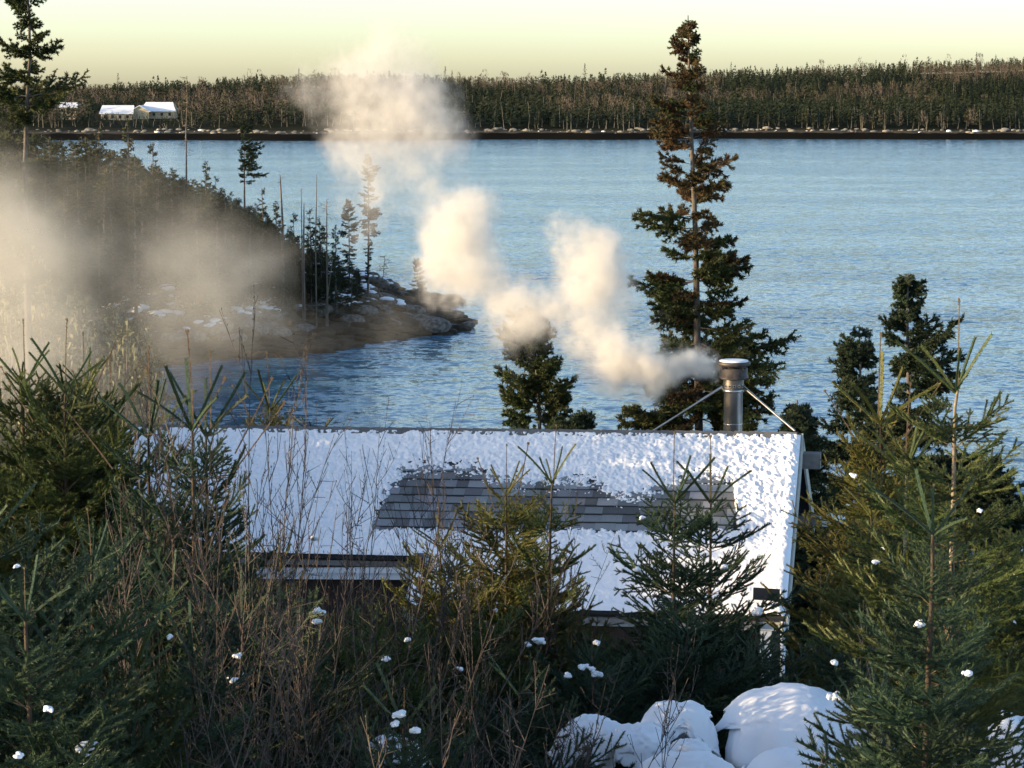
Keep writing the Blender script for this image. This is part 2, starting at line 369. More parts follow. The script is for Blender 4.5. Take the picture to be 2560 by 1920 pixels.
def blob(seed, sub=3, amp=.25, fl=1.0):
    """a displaced icosphere, unit radius"""
    import bmesh
    bm = bmesh.new(); bmesh.ops.create_icosphere(bm, subdivisions=sub, radius=1)
    V = np.array([v.co[:] for v in bm.verts]); T = np.array([[v.index for v in f.verts] for f in bm.faces]); bm.free()
    g = np.random.default_rng(seed); d = np.zeros(len(V))
    for k in range(14):
        f = g.standard_normal(3) * (1.2 + k * .35); d += np.sin(V @ f + g.random() * 6.28) / (1.5 + k * .55)
    V = V * (1 + amp * d[:, None] * .35); V[:, 2] *= fl
    return V, T
BL = [blob(s, 2, .45, .7) for s in range(8)]
fr = MB()
for _ in range(420):
    x = (rng.random() - .5) * 460; y = 838 + 14 * math.sin(x / 70.); y += float(vnoise(np.array([x]), np.array([0.]), 40, 5)[0] - .5) * 20 + 11 + rng.random() * 9
    V, T = BL[rng.integers(8)]; s = .25 + .75 * rng.random() ** 3
    fr.add(V * [s * 1.5, s, s] + [x, y, float(far_z(np.array([x]), np.array([y]))[0]) + s * .2], T, 0 if rng.random() < .93 else 1)
M_rockl = mat('pale_rock', (.15, .135, .11), .9, (.30, .28, .24), .6)
obj('far_shore_rocks', fr.me('far_shore_rocks', [M_rockl, M_snow]), kind='stuff', label='pale and snowy boulders strewn along the far shoreline', category='rocks')

# the distinct trees of the far skyline
M_trunk_far = M_f4
far_crowns = []
for k in range(4):
    V, T = cone_tree(1, .25, 150, size=.055); far_crowns.append(mesh('far_crown', V, T, [M_f1]))
    V2, T2 = tri_trunk(0, 0, 0, .95, .014)
far_trunk_me = mesh('far_trunk', V2, T2, [M_trunk_far])
for px, py, h, lab in [(295, 182, 12, 'tall dark conifer on the far ridge behind the snowy roofed houses'),
                       (640, 188, 9, 'small pointed conifer on the far skyline left of the smoke column'),
                       (747, 170, 10, 'dark pointed conifer on the far skyline in the left edge of the smoke'),
                       (1113, 166, 14, 'tallest dark conifer on the far ridge just right of the smoke top'),
                       (1130, 176, 11, 'slimmer dark conifer beside the tallest one right of the smoke top'),
                       (1462, 158, 12, 'round topped conifer on the far ridge nearer the tall spruce'),
                       (1828, 155, 10, 'pointed conifer on the far skyline right of the tall spruce'),
                       (2190, 150, 10, 'slender conifer on the far skyline above the dark right hand wood'),
                       (2442, 130, 14, 'broad dark conifer standing highest on the right end of the far ridge'),
                       (2490, 136, 11, 'narrow conifer right of the highest one at the end of the far ridge'),
                       (2535, 140, 11, 'rightmost conifer on the far skyline')]:
    p = at(px, py, 1130.); t = empty('far_conifer', (p[0], p[1], p[2] - h), lab, 'tree', 'distinct conifers on the far skyline')
    S = Matrix.Diagonal((h * .8, h * .8, h, 1))
    obj('crown', far_crowns[rng.integers(4)], t, mat=S); obj('trunk', far_trunk_me, t, mat=S)

# far houses
M_wallf = mat('cream_siding', (.62, .52, .34), .8, (.55, .46, .30), 3.); M_dark = mat('dark_glass', (.03, .035, .04), .2)
def far_house(name, lab, px0, px1, pytop, pyeave, Y, gable_right):
    a = at(px0, pyeave, Y); b = at(px1, pyeave, Y + 3); top = at((px0 + px1) / 2, pytop, Y)[2]; e = a[2]
    t = empty(name, (a[0], a[1], e - 3.2), lab, 'house', 'snowy roofed houses across the water')
    W = b[0] - a[0]; D = 9.; H = top - e; z0 = 3.2
    m = MB(); m.box((W / 2, D / 2, z0 / 2 - 1), (W / 2 - .3, D / 2 - .3, z0 / 2 + 1)); obj('wall', m.me('wall', [M_wallf]), t)
    m = MB(); Vg = np.array([[.3, .3, z0], [.3, D - .3, z0], [.3, D / 2, z0 + H - .1], [W - .3, .3, z0], [W - .3, D - .3, z0], [W - .3, D / 2, z0 + H - .1]])
    m.add(Vg, [[0, 1, 2], [3, 5, 4]]); obj('gable', m.me('gable', [M_wallf]), t)
    m = MB()
    for s in (0, 1):
        y0 = -.4 if s == 0 else D + .4
        P = np.array([[-.4, y0, z0 - .2], [W + .4, y0, z0 - .2], [W - (.0 if not gable_right else 1.5), D / 2, z0 + H], [0.2 if not gable_right else 1.5, D / 2, z0 + H]])
        V = np.vstack([P, P + [0, 0, .28]]); m.add(V, [[0, 1, 2, 3], [4, 7, 6, 5], [0, 4, 5, 1], [3, 2, 6, 7], [0, 3, 7, 4], [1, 5, 6, 2]])
    obj('roof', m.me('roof', [M_snow]), t)
    for k in range(4):
        m = MB(); m.box((W * (.15 + .23 * k), .28, 1.9), (.55, .08, .6)); obj('window', m.me('window', [M_dark]), t)
    return t, W, D, H
far_house('house', 'low house with a long white roof, left of the pair across the water', 250, 334, 265, 284, 935, False)
t, W, D, H = far_house('house', 'wide house with a hipped white roof, right of the pair across the water', 352, 440, 257, 278, 942, True)
t2 = empty('house', at(325, 286, 938) - [0, 0, 2], 'cream gable fronted house wing between the two long snowy roofs', 'house', 'snowy roofed houses across the water')
g = MB(); wd = 8.; hh = 2.2
g.add([[0, 0, 0], [wd, 0, 0], [wd, 0, 3.2], [wd / 2, 0, 3.2 + hh], [0, 0, 3.2]], [[0, 1, 2], [0, 2, 4], [4, 2, 3]])
g.add([[0, 0, 0], [0, 8, 0], [0, 8, 3.2], [0, 0, 3.2]], [[0, 1, 2, 3]]); obj('wall', g.me('wall', [M_wallf]), t2)
g = MB()
for s in (-1, 1):
    e = np.array([wd / 2 + s * (wd / 2 + .5), -.5, 3.0]); r_ = np.array([wd / 2, -.5, 3.2 + hh + .1])
    P = np.array([e, r_, r_ + [0, 9, 0], e + [0, 9, 0]]); V = np.vstack([P, P + [0, 0, .3]])
    g.add(V, [[0, 1, 2, 3], [4, 7, 6, 5], [0, 4, 5, 1], [3, 2, 6, 7], [0, 3, 7, 4], [1, 5, 6, 2]])
obj('roof', g.me('roof', [M_snow]), t2)
far_house('house', 'small white roof half hidden behind the leftmost tall tree', 132, 195, 258, 268, 935, False)

# ---------------------------------------------------------------- foliage builders
def needles(P0, P1, per_m, ln, wd, g, fwd=.55, taper=True, updn=0.):
    """triangular needles round the segments P0-P1"""
    P0 = np.asarray(P0, float); P1 = np.asarray(P1, float); L = np.linalg.norm(P1 - P0, axis=1)
    cnt = np.maximum(1, (L * per_m).astype(int)); idx = np.repeat(np.arange(len(L)), cnt); n = len(idx)
    t = g.random(n); d = ((P1 - P0) / (L[:, None] + 1e-9))[idx]
    c = P0[idx] + (P1 - P0)[idx] * t[:, None]
    v = g.standard_normal((n, 3)); v[:, 2] = v[:, 2] * .8 + updn
    v -= (v * d).sum(1)[:, None] * d; v /= np.linalg.norm(v, axis=1)[:, None] + 1e-9
    nd = v * (1 - fwd * .45) + d * fwd; nd /= np.linalg.norm(nd, axis=1)[:, None]
    l = ln * (.7 + .5 * g.random(n))[:, None]
    wv = np.cross(nd, g.standard_normal((n, 3))); wv /= np.linalg.norm(wv, axis=1)[:, None] + 1e-9
    V = np.stack([c - wv * wd / 2, c + wv * wd / 2, c + nd * l], 1).reshape(-1, 3)
    return V, np.arange(3 * n).reshape(-1, 3)
def prisms(P0, P1, r0, r1):
    """3-sided tapered sticks for many segments at once"""
    P0 = np.asarray(P0, float); P1 = np.asarray(P1, float); n = len(P0)
    d = P1 - P0; d /= np.linalg.norm(d, axis=1)[:, None] + 1e-9
    ref = np.where(np.abs(d[:, 2:3]) < .9, np.array([[0, 0, 1.]]), np.array([[1., 0, 0]]))
    a = np.cross(d, ref); a /= np.linalg.norm(a, axis=1)[:, None] + 1e-9; b = np.cross(d, a)
    V = []
    for P, r in ((P0, r0), (P1, r1)):
        r = np.broadcast_to(np.asarray(r, float), (n,))[:, None]
        for k in range(3):
            t = k * 2.0944; V.append(P + r * (math.cos(t) * a + math.sin(t) * b))
    V = np.stack(V, 1)
    f = np.array([[0, 1, 4], [0, 4, 3], [1, 2, 5], [1, 5, 4], [2, 0, 3], [2, 3, 5]])
    T = (np.arange(n)[:, None, None] * 6 + f[None]).reshape(-1, 3)
    return V.reshape(-1, 3), T

def limb_mesh(name, L, g, mats, lod=1, dens=1.0, curve=.25, droop=0., bare=.2, ends=True):
    """a spruce limb growing along +X; side shoots in a loose horizontal plane; materials: bark, needles"""
    st = []; sh = []
    k = 9; t = np.linspace(0, 1, k)
    ax = np.stack([t * L, .03 * L * np.sin(t * 4 + g.random() * 6), curve * L * t ** 2 * .6 - droop * L * np.sin(t * 2.6) * .5], 1)
    r0 = .0055 * (L ** .8) * (1.0 if lod == 1 else 2.2)
    for i in range(k - 1):
        st.append((ax[i], ax[i + 1], r0 * (1 - t[i] * .8), r0 * (1 - t[i + 1] * .8)))
        if t[i] >= bare: sh.append((ax[i], ax[i + 1]))
    sp = (.058 if lod == 1 else .15) / dens
    pos = np.arange(bare * L * .9, L * (.9 if lod == 1 else .97), sp)
    for q, s_ in enumerate(pos):
        u = s_ / L
        P = np.array([np.interp(u, t, ax[:, j]) for j in range(3)])
        D = ax[min(int(u * (k - 1)) + 1, k - 1)] - ax[min(int(u * (k - 1)), k - 2)]; D /= np.linalg.norm(D)
        for side in (-1, 1):
            if g.random() < .12: continue
            ang = (.82 + .10 * g.standard_normal()) if lod == 1 else (.85 + .3 * g.standard_normal())
            Ls = (L * .52 * (1 - u) ** .9 * (.75 + .4 * g.random()) + .045) if lod == 1 else (L * .36 * (1 - u) ** .7 * (.5 + .7 * g.random()) + .14)
            Ls = min(Ls, (.34 if lod == 1 else .8) * (.85 + .3 * g.random()))
            S = np.array([0, side, 0.]); dz = (g.normal() * .12 + .06) if lod == 1 else (g.normal() * .34 - .5 * droop)
            d = D * math.cos(ang) + S * math.sin(ang) + np.array([0, 0, dz]); d /= np.linalg.norm(d)
            end = P + d * Ls + np.array([0, 0, (.08 - droop) * Ls]) + D * Ls * .10; mid = (P + end) / 2 - np.array([0, 0, .02 * Ls])
            st += [(P, mid, r0 * .45, r0 * .35), (mid, end, r0 * .35, r0 * .2)]
            sh += [(P + (mid - P) * .12, mid), (mid, end)]
            if lod == 1 and Ls < .13: continue
            ns = int(Ls / ((.075 if lod == 1 else .17) / dens))
            for j in range(ns):
                u2 = (j + .6) / max(ns, 1); Q = P + (mid - P) * u2 * 2 if u2 < .5 else mid + (end - mid) * (u2 * 2 - 1)
                for s2 in (-1, 1):
                    L3 = Ls * .42 * (1 - u2 * .65) * (.7 + .5 * g.random())
                    if L3 < .025: continue
                    e = d * .75 + np.cross(d, [0, 0, 1.]) * s2 * .62 + np.array([0, 0, (g.normal() * .1 + .05) if lod == 1 else g.normal() * .45 - .1]); e /= np.linalg.norm(e)
                    st.append((Q, Q + e * L3, r0 * .25, r0 * .18)); sh.append((Q, Q + e * L3))
    if ends:
        for s2 in (-1, 1):
            e = D * .8 + np.array([0, s2 * .55, .12]); e /= np.linalg.norm(e); q = ax[-1] - D * .05 * L
            st.append((q, q + e * L * .16, r0 * .25, r0 * .18)); sh.append((q, q + e * L * .16))
    m = MB()
    V, T = prisms([s[0] for s in st], [s[1] for s in st], np.array([s[2] for s in st]), np.array([s[3] for s in st])); m.add(V, T, 0)
    P0 = np.array([s[0] for s in sh]); P1 = np.array([s[1] for s in sh])
    if lod == 1:
        V, T = prisms(P0, P1, .0048, .0040); m.add(V, T, 1)
        V, T = needles(P0, P1, 950, .0175, .0032, g, fwd=.75, updn=.2)
    else:
        V, T = prisms(P0, P1, .018, .012); m.add(V, T, 1)
        V, T = needles(P0, P1, 140, .085, .029, g, fwd=.65)
    m.add(V, T, 1)
    return m.me(name, mats), m.n

def sprig_mesh(L, g, mats, stub=False):
    """a single upright shoot of this year's growth along +Z"""
    k = 6; t = np.linspace(0, 1, k); b = g.normal(size=2) * .05
    ax = np.stack([b[0] * L * t ** 2, b[1] * L * t ** 2, t * L], 1)
    m = MB(); V, T = prisms(ax[:-1], ax[1:], .0052 * (1 - .35 * t[:-1]), .0052 * (1 - .35 * t[1:])); m.add(V, T, 0)
    if stub:      # buds and needle stubs along a bare leader, a knob of buds at its tip
        z = g.random(26) * L; a_ = g.random(26) * 6.28; c = np.stack([b[0] * L * (z / L) ** 2, b[1] * L * (z / L) ** 2, z], 1); d = np.stack([np.cos(a_), np.sin(a_), np.full(26, .8)], 1)
        V, T = prisms(c, c + d * .009, .0032, .0012); m.add(V, T, 0)
        c = ax[-1] + g.normal(size=(6, 3)) * .003; V, T = prisms(c - [0, 0, .008], c + [0, 0, .01], .005, .002); m.add(V, T, 0)
    else: V, T = prisms(ax[:-1], ax[1:], .0065, .006); m.add(V, T, 1)
    V, T = needles(ax[:-1], ax[1:], 170 if stub else 1000, .008 if stub else .0145, .003, g, fwd=.9 if stub else .7); m.add(V, T, 1)
    return m.me('shoot', mats)

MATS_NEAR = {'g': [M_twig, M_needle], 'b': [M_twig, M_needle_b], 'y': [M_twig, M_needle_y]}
LIMB1 = {}; SPRIG = {}
for key, mm in MATS_NEAR.items():
    g = np.random.default_rng(11)
    LIMB1[key] = {L: [limb_mesh('branch', L, g, mm, 1, 1.0, curve=c)[0] for c in ((.15, .35) if key != 'g' else (.1, .28, .45))] for L in (.35, .6, .95, 1.35)}
    SPRIG[key] = [sprig_mesh(.28, g, mm) for _ in range(3)] + [sprig_mesh(.5, g, mm, True) for _ in range(2)]

def rot_limb(az, el, roll, s):
    return Matrix.Rotation(az, 4, 'Z') @ Matrix.Rotation(-el, 4, 'Y') @ Matrix.Rotation(roll, 4, 'X') @ Matrix.Diagonal((s, s, s, 1))

CLUMPS = []
for s in range(4):
    g_ = np.random.default_rng(s + 5); m_ = MB()
    for k in range(5):
        V, T = blob(s * 7 + k + 40, 3, .75, .75); r_ = .66 - .08 * k; m_.add(V * r_ + g_.normal(size=3) * [.5, .42, .26] * (k > 0), T)
    CLUMPS.append(m_.me('snow_clump', [M_snow], True))

def trunk_path(h, g, bend=.02, lean=(0, 0), k=10):
    t = np.linspace(0, 1, k); b = g.normal(size=4)
    return np.stack([lean[0] * t + bend * h * (b[0] * np.sin(t * 3) + b[1] * np.sin(t * 7) * .3), lean[1] * t + bend * h * (b[2] * np.sin(t * 3)), h * t], 1), t

def young_spruce(px, top, Y, label, rad, key='g', seed=0, leader=.38, dens=1.0, lean=(0, 0), full=.0, tops=None, el0=.95, base=None, ground_off=-.1, whorl=.16, skirt=1.0, group='young spruces in front of the cabin', pale=False, arm=1.0):
    """px, top: pixel of the tip; Y: metres away; rad: crown radius at the base in metres"""
    g = np.random.default_rng(100 + seed)
    tip = at(px, top, Y); bx, by = tip[0] - lean[0], tip[1] - lean[1]
    z0 = (gz(bx, by) + ground_off) if base is None else base; h = tip[2] - z0
    t = empty('young_spruce', (bx, by, z0), label, 'tree', group)
    P, tt = trunk_path(h, g, .006, lean); P[-1] = (lean[0], lean[1], h)
    m = MB(); zt_ = np.minimum(P[:, 2], h - leader * .97); Pt = np.stack([np.interp(zt_, P[:, 2], P[:, 0]), np.interp(zt_, P[:, 2], P[:, 1]), zt_], 1)[:-1]; Pt = np.vstack([Pt, [lean[0], lean[1], h - leader * .97]])
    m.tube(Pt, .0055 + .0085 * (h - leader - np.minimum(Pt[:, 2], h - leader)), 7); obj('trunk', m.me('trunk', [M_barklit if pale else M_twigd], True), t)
    def on(zz): return np.array([np.interp(zz, P[:, 2], P[:, j]) for j in range(3)])
    L_ = LIMB1[key]; SPk = SPRIG[key]
    # leader with stub needles and its whorl of upright shoots
    obj('leader', SPk[3 + seed % 2], t, mat=Matrix.Translation((lean[0], lean[1], h - leader)) @ Matrix.Scale(leader / .5, 4))
    az0 = g.random() * 6.28; nw = 5
    for k in range(nw):
        a = az0 + k * 6.28 / nw + g.normal() * .2; e = .72 + g.normal() * .12
        obj('shoot', SPk[k % 3], t, mat=Matrix.Translation(on(h - leader)) @ Matrix.Rotation(a, 4, 'Z') @ Matrix.Rotation(e, 4, 'Y') @ Matrix.Scale(max(.22, leader * .8) * arm / .28 * (.8 + .35 * g.random()), 4))
    z = h - leader; cnt = 0; gap = whorl * 1.35; lastw = z
    while z > h * .03 and cnt < 280:
        z -= .055 / dens * (.7 + .6 * g.random())
        main = z < lastw - gap
        if main: lastw = z; gap = whorl * (1.1 + .3 * g.random())
        u = max(0., (h - leader * .6 - z) / h)
        R_ = rad * min(1.0, u * 1.5 + .05) ** .8 * skirt
        for k in range(5 if main else ((1 if u < .3 else 2) + (1 if dens > 1.05 and u > .12 else 0))):
            a = g.random() * 6.28 if not main else az0 + lastw * 7 + k * 1.256 + g.normal() * .25
            Ln = R_ * ((.9 + .35 * g.random()) if main else (.4 + .45 * g.random())) + .06
            e = (el0 * .62 * (1 - u) ** 1.6 + .10 + g.normal() * .08) if main else (.35 + g.normal() * .25)
            cl = min(L_.keys(), key=lambda q: abs(math.log(q / Ln)))
            me = L_[cl][g.integers(len(L_[cl]))]; s = Ln / cl
            obj('branch', me, t, mat=Matrix.Translation(on(z)) @ rot_limb(a, e, g.normal() * .3, s)); cnt += 1
            if g.random() < .010 and u > .22:
                f = .45 + .4 * g.random(); q = on(z) + Ln * f * np.array([math.cos(a) * math.cos(e), math.sin(a) * math.cos(e), math.sin(e) + .10 * f]); r_ = .010 + .022 * g.random() ** 2
                obj('snow_clump', CLUMPS[g.integers(4)], t, mat=Matrix.Translation(q + np.array([0, 0, .012])) @ Matrix.Rotation(a, 4, 'Z') @ Matrix.Diagonal((r_ * 1.8, r_, r_, 1)))
    for (dx, dh, l2) in (tops or []):      # extra upright leaders beside the main one
        q = on(h - leader - .15)
        obj('shoot', SPk[3], t, mat=Matrix.Translation((q[0] + dx * .3, q[1], h - leader * 1.2 - dh)) @ Matrix.Rotation(dx * 1.1, 4, 'Y') @ Matrix.Scale(l2 / .5, 4))
    return t
def clump(t, px, py, Y, s_px, k=0):
    p = at(px, py, Y); s = s_px / F * Y / 2
    l = Vector(p) - t.location
    obj('snow_clump', CLUMPS[k % 4], t, mat=Matrix.Translation(l) @ Matrix.Rotation(k * 1.3, 4, 'Z') @ Matrix.Diagonal((s * 1.1, s * .9, s * 1.0, 1)))

# ---------------------------------------------------------------- mid-distance trees (25 to 140 m)
g2 = np.random.default_rng(5)
def limbs2(mm, n=5, **kw): return [limb_mesh('branch', L, g2, mm, 2, **kw)[0] for L in np.linspace(1., 2.6, n)]
L2 = {'tall': limbs2([M_bark, M_tuft], curve=.15, droop=.12, bare=.22, dens=1.25), 'brown': limbs2([M_bark, M_tuft_br], curve=.1, droop=.08, bare=.2, dens=1.25),
      'dark': limbs2([M_bark, M_tuft_dk], curve=.12, droop=.08, bare=.12, dens=1.2)}
L2len = np.linspace(1., 2.6, 5)
def place_limb2(t, P, az, el, Ln, kind, g):
    k = int(np.argmin(abs(np.log(L2len / max(Ln, .4))))); s = Ln / L2len[k]
    sy = s if s > .55 else .55
    obj('branch', L2[kind][k], t, mat=Matrix.Translation(P) @ rot_limb(az, el, g.normal() * .35, 1) @ Matrix.Diagonal((s, sy, sy, 1)))

def tall_tree(name, label, trunk_px, Y, ext, kind, seed, r0, brown_above=None, group=None, step=.26, zbase=None, cat='tree', per=3):
    """trunk_px: [(px,py)...] from tip downwards; ext: [(py, left px, right px)...] silhouette"""
    g = np.random.default_rng(seed)
    TP = np.array([at(a, b, Y) for a, b in trunk_px])
    z0 = gz(TP[-1][0], Y) - .2 if zbase is None else zbase
    TP = np.vstack([TP, [TP[-1][0], Y, min(z0, TP[-1][2] - .1)]])[::-1]
    base = TP[0].copy(); t = empty(name, base, label, cat, group); P = TP - base
    zz = P[:, 2]; H = zz[-1]
    zf = np.linspace(0, H, 26); Pf = np.stack([np.interp(zf, zz, P[:, 0]), np.interp(zf, zz, P[:, 1]), zf], 1)
    m = MB(); m.tube(Pf, r0 * .8 * (1 - zf / H) ** .8 + .010, 9); obj('trunk', m.me('trunk', [M_bark], True), t)
    E_ = np.array(ext, float); ez = np.array([at(1280, a, Y)[2] for a in E_[:, 0]]) - base[2]; o_ = np.argsort(ez)
    z = H - .12
    while z > ez.min():
        Q = np.array([np.interp(z, Pf[:, 2], Pf[:, j]) for j in range(3)])
        cx = px_of(Q + base)[0]
        l = max(8, cx - np.interp(z, ez[o_], E_[o_, 1])) / F * Y; r = max(8, np.interp(z, ez[o_], E_[o_, 2]) - cx) / F * Y
        for k in range(per if (z < H * .72 or per < 6) else per - 2):
            az = g.random() * 2 * math.pi; ca = math.cos(az)
            side = r if ca > 0 else l
            Ln = (abs(ca) * side + (1 - abs(ca)) * (l + r) / 2) * (.72 + .42 * g.random())
            if Ln < .12: continue
            u = 1 - z / H; el = .55 * max(0, .35 - u) / .35 + .05 - .15 * min(1, u * 1.5) + g.normal() * .12
            kd = kind
            if brown_above is not None and z / H > brown_above and g.random() < .75: kd = 'brown'
            elif brown_above is not None and g.random() < .14: kd = 'brown'
            place_limb2(t, Q, az, el, Ln, kd, g)
        z -= step * (.55 + .9 * g.random()) * (.45 + .7 * min(1, (H - z) / 3))
    return t

# crowns for the shaded wood on the point (joined, shared between copies)
def crown_mesh(seed, H=8., rad=1.7, n=900, mats=None, bot=.12, size=.22, flat=.8):
    g = np.random.default_rng(seed)
    st = []; V_all = MB(); z = H * .98
    segs0, segs1 = [], []
    while z > H * bot:
        u = 1 - z / H
        for k in range(1):
            az = g.random() * 6.28; Ln = (rad * (u ** .75) + .12) * (.45 + .7 * g.random()); el = .5 * (1 - u) - .1 + .22 * g.normal()
            d = np.array([math.cos(az) * math.cos(el), math.sin(az) * math.cos(el), math.sin(el)])
            p = np.array([0, 0, z]); e = p + d * Ln; e[2] -= .08 * Ln
            st.append((p, e)); segs0.append(p + d * Ln * .15); segs1.append(e)
            S = np.cross(d, [0, 0, 1.])
            for j in range(int(Ln / .16)):
                q = p + (e - p) * (j + 1) / (int(Ln / .16) + 1); l3 = Ln * .38 * (1 - (j + 1) / (int(Ln / .16) + 2)) + .1
                for s in (-1, 1):
                    segs0.append(q); segs1.append(q + (d * .7 + S * s * .7 + np.array([0, 0, -.15 + .4 * g.normal()])) * l3)
        z -= (.05 + .045 * g.random()) * (1 + .9 * (g.random() < .06) * 4)
    m = MB(); V, T = prisms([s[0] for s in st], [s[1] for s in st], .02, .008); m.add(V, T, 0)
    V, T = needles(segs0, segs1, 26, size * .62, size * .36, g, fwd=.6); m.add(V, T, 1)
    return m.me('crown', mats)
M_deadtwig = mat('dead_twigs', (.17, .14, .11), .9, (.11, .09, .07), 2.)
CROWN = [crown_mesh(s, mats=[M_bark, M_lodc], rad=r) for s, r in ((1, 1.5), (2, 1.9), (3, 1.2), (4, 2.2), (5, 1.7))]
CROWN_L = []
for s, r in ((11, 2.3), (12, 2.8), (13, 2.0)):
    me = crown_mesh(s, mats=[M_bark, M_tuft], rad=r, size=.2); CROWN_L.append(me)
mt = MB(); tz = np.linspace(0, 8, 8); mt.tube(np.stack([.05 * np.sin(tz), .04 * np.cos(tz), tz], 1), .11 * (1 - tz / 8.2) + .01, 7)
TRUNK8 = mt.me('trunk', [M_bark], True)
def lichen_mesh(seed, rad=2.2, H=8.):
    g = np.random.default_rng(seed); n = 520
    u = g.random(n) ** .8; z = H * (1 - u * .85); a = g.random(n) * 6.28; r = rad * u ** .8 * (.5 + .6 * g.random(n))
    c = np.stack([r * np.cos(a), r * np.sin(a), z], 1); l = (.10 + .28 * g.random(n) ** 2)[:, None]
    wv = g.standard_normal((n, 3)) * .03; wv[:, 2] = 0
    tip = c - np.array([0, 0, 1.]) * l + g.standard_normal((n, 3)) * .04
    return mesh('lichen', np.stack([c - wv, c + wv, tip], 1).reshape(-1, 3), np.arange(3 * n).reshape(-1, 3), [M_lichen])
LICH = [lichen_mesh(s) for s in (1, 2, 3)]
def simple_tree(name, x, y, h, label, crown, group, lichen=False, fat=1.0, z=None):
    z0 = gz(x, y) - .15 if z is None else z
    t = empty(name, (x, y, z0), label, 'tree', group); s = h / 8.
    rz = Matrix.Rotation(rng.random() * 6.28, 4, 'Z'); S = rz @ Matrix.Diagonal((s * fat, s * fat, s, 1))
    obj('trunk', TRUNK8, t, mat=rz @ Matrix.Diagonal((s, s, s, 1))); obj('crown', crown, t, mat=S)
    if lichen: obj('lichen', LICH[rng.integers(3)], t, mat=S, kind='stuff')
    return t

# ---------------------------------------------------------------- the cabin
TH = R(11.5)
RR = at(2003, 1083, 24.3); hU = np.array([-math.cos(TH), math.sin(TH), 0]); hD = np.array([-math.sin(TH), -math.cos(TH), 0])
d_ = ray(322, 1064); k_ = d_[0] / d_[1]; w_ = (k_ * RR[1] - RR[0]) / (hU[0] - k_ * hU[1]); RL = RR + w_ * hU; RL[2] = 20 + d_[2] / d_[1] * RL[1]
A_ = np.array([hD, [0, 0, -1], -ray(1960, 1510)]).T
r_, drop_, _ = np.linalg.solve(A_, np.array([0, 0, 20]) - RR)
U = RR - RL; W = np.linalg.norm(U); U /= W
D = hD * r_ - np.array([0, 0, drop_]); D -= (D @ U) * U; D /= np.linalg.norm(D); N = np.cross(D, U); N *= np.sign(N[2])
DF = D * np.array([-1, -1, 1]); DF -= (DF @ U) * U; DF /= np.linalg.norm(DF); NF = np.cross(U, DF); NF *= np.sign(NF[2])
def onroof(u, v, n=0): return RL + U * u + D * v + N * n
def uv(px, py):
    d = ray(px, py); s = np.dot(RL - np.array([0, 0, 20.]), N) / np.dot(d, N); q = np.array([0, 0, 20.]) + d * s - RL
    return float(q @ U), float(q @ D)
V1 = uv(950, 1392)[1]; V2 = uv(1450, 1532)[1]; UC = uv(1032, 1440)[0]
cabin = empty('cabin', RL * [1, 1, 0] + [0, 0, 11.5], 'small cabin with a snow covered shingle roof and smoking steel chimney', 'cabin')
O = np.array(cabin.location)
M_shing = mat('slate_shingle', (.17, .19, .215), .9, (.13, .145, .165), 120., rnd=.55, bump=.002, bscale=300)
M_ridge = mat('ridge_shingle', (.15, .155, .16), .9, (.11, .115, .12), 120., rnd=.15, bump=.002, bscale=300)
M_deck = mat('roof_deck_shade', (.022, .024, .028), .9, (.03, .033, .038), 60.)  # deck coloured near black so gaps between shingle rows read as shadow lines
M_brown = mat('brown_siding', (.026, .017, .013), .85, (.042, .027, .020), 20., bump=.004, bscale=30)
M_fascia = mat('pale_fascia', (.42, .43, .39), .6, (.34, .35, .31), 12.)
M_white = mat('white_trim', (.62, .65, .68), .6, (.52, .55, .57), 8.)
M_grey = mat('weathered_beam', (.13, .125, .12), .8, (.19, .18, .17), 15.)
M_black = mat('black_plastic', (.012, .012, .014), .45)
M_steel = mat('stainless_pipe', (.60, .56, .52), .33, (.42, .39, .35), 3., metal=1.0)
M_soot = mat('sooty_metal', (.11, .095, .085), .55, (.05, .042, .038), 14., metal=.4)
M_sooty2 = mat('stained_steel', (.20, .18, .16), .5, (.10, .09, .08), 9., metal=.8)

def slab(nm, quad, nrm, th, mats, parent=cabin, off=0.):
    q = np.array(quad) - O + nrm * off; m = MB(); V = np.vstack([q, q - nrm * th])
    m.add(V, [[0, 1, 2, 3], [4, 7, 6, 5], [0, 4, 5, 1], [1, 5, 6, 2], [2, 6, 7, 3], [3, 7, 4, 0]]); return obj(nm, m.me(nm, mats), parent)
roof = slab('roof', [onroof(0, 0), onroof(UC, 0), onroof(UC, V1), onroof(0, V1)], N, .05, [M_deck])
slab('lower_roof', [onroof(UC, 0), onroof(W, 0), onroof(W, V2), onroof(UC, V2)], N, .05, [M_deck])
SF = 2.35
def onfar(u, v, n=0): return RL + U * u + DF * v + NF * n
slab('far_roof', [onfar(0, 0, -.004), onfar(W, 0, -.004), onfar(W, SF, -.004), onfar(0, SF, -.004)], NF, .05, [M_deck])

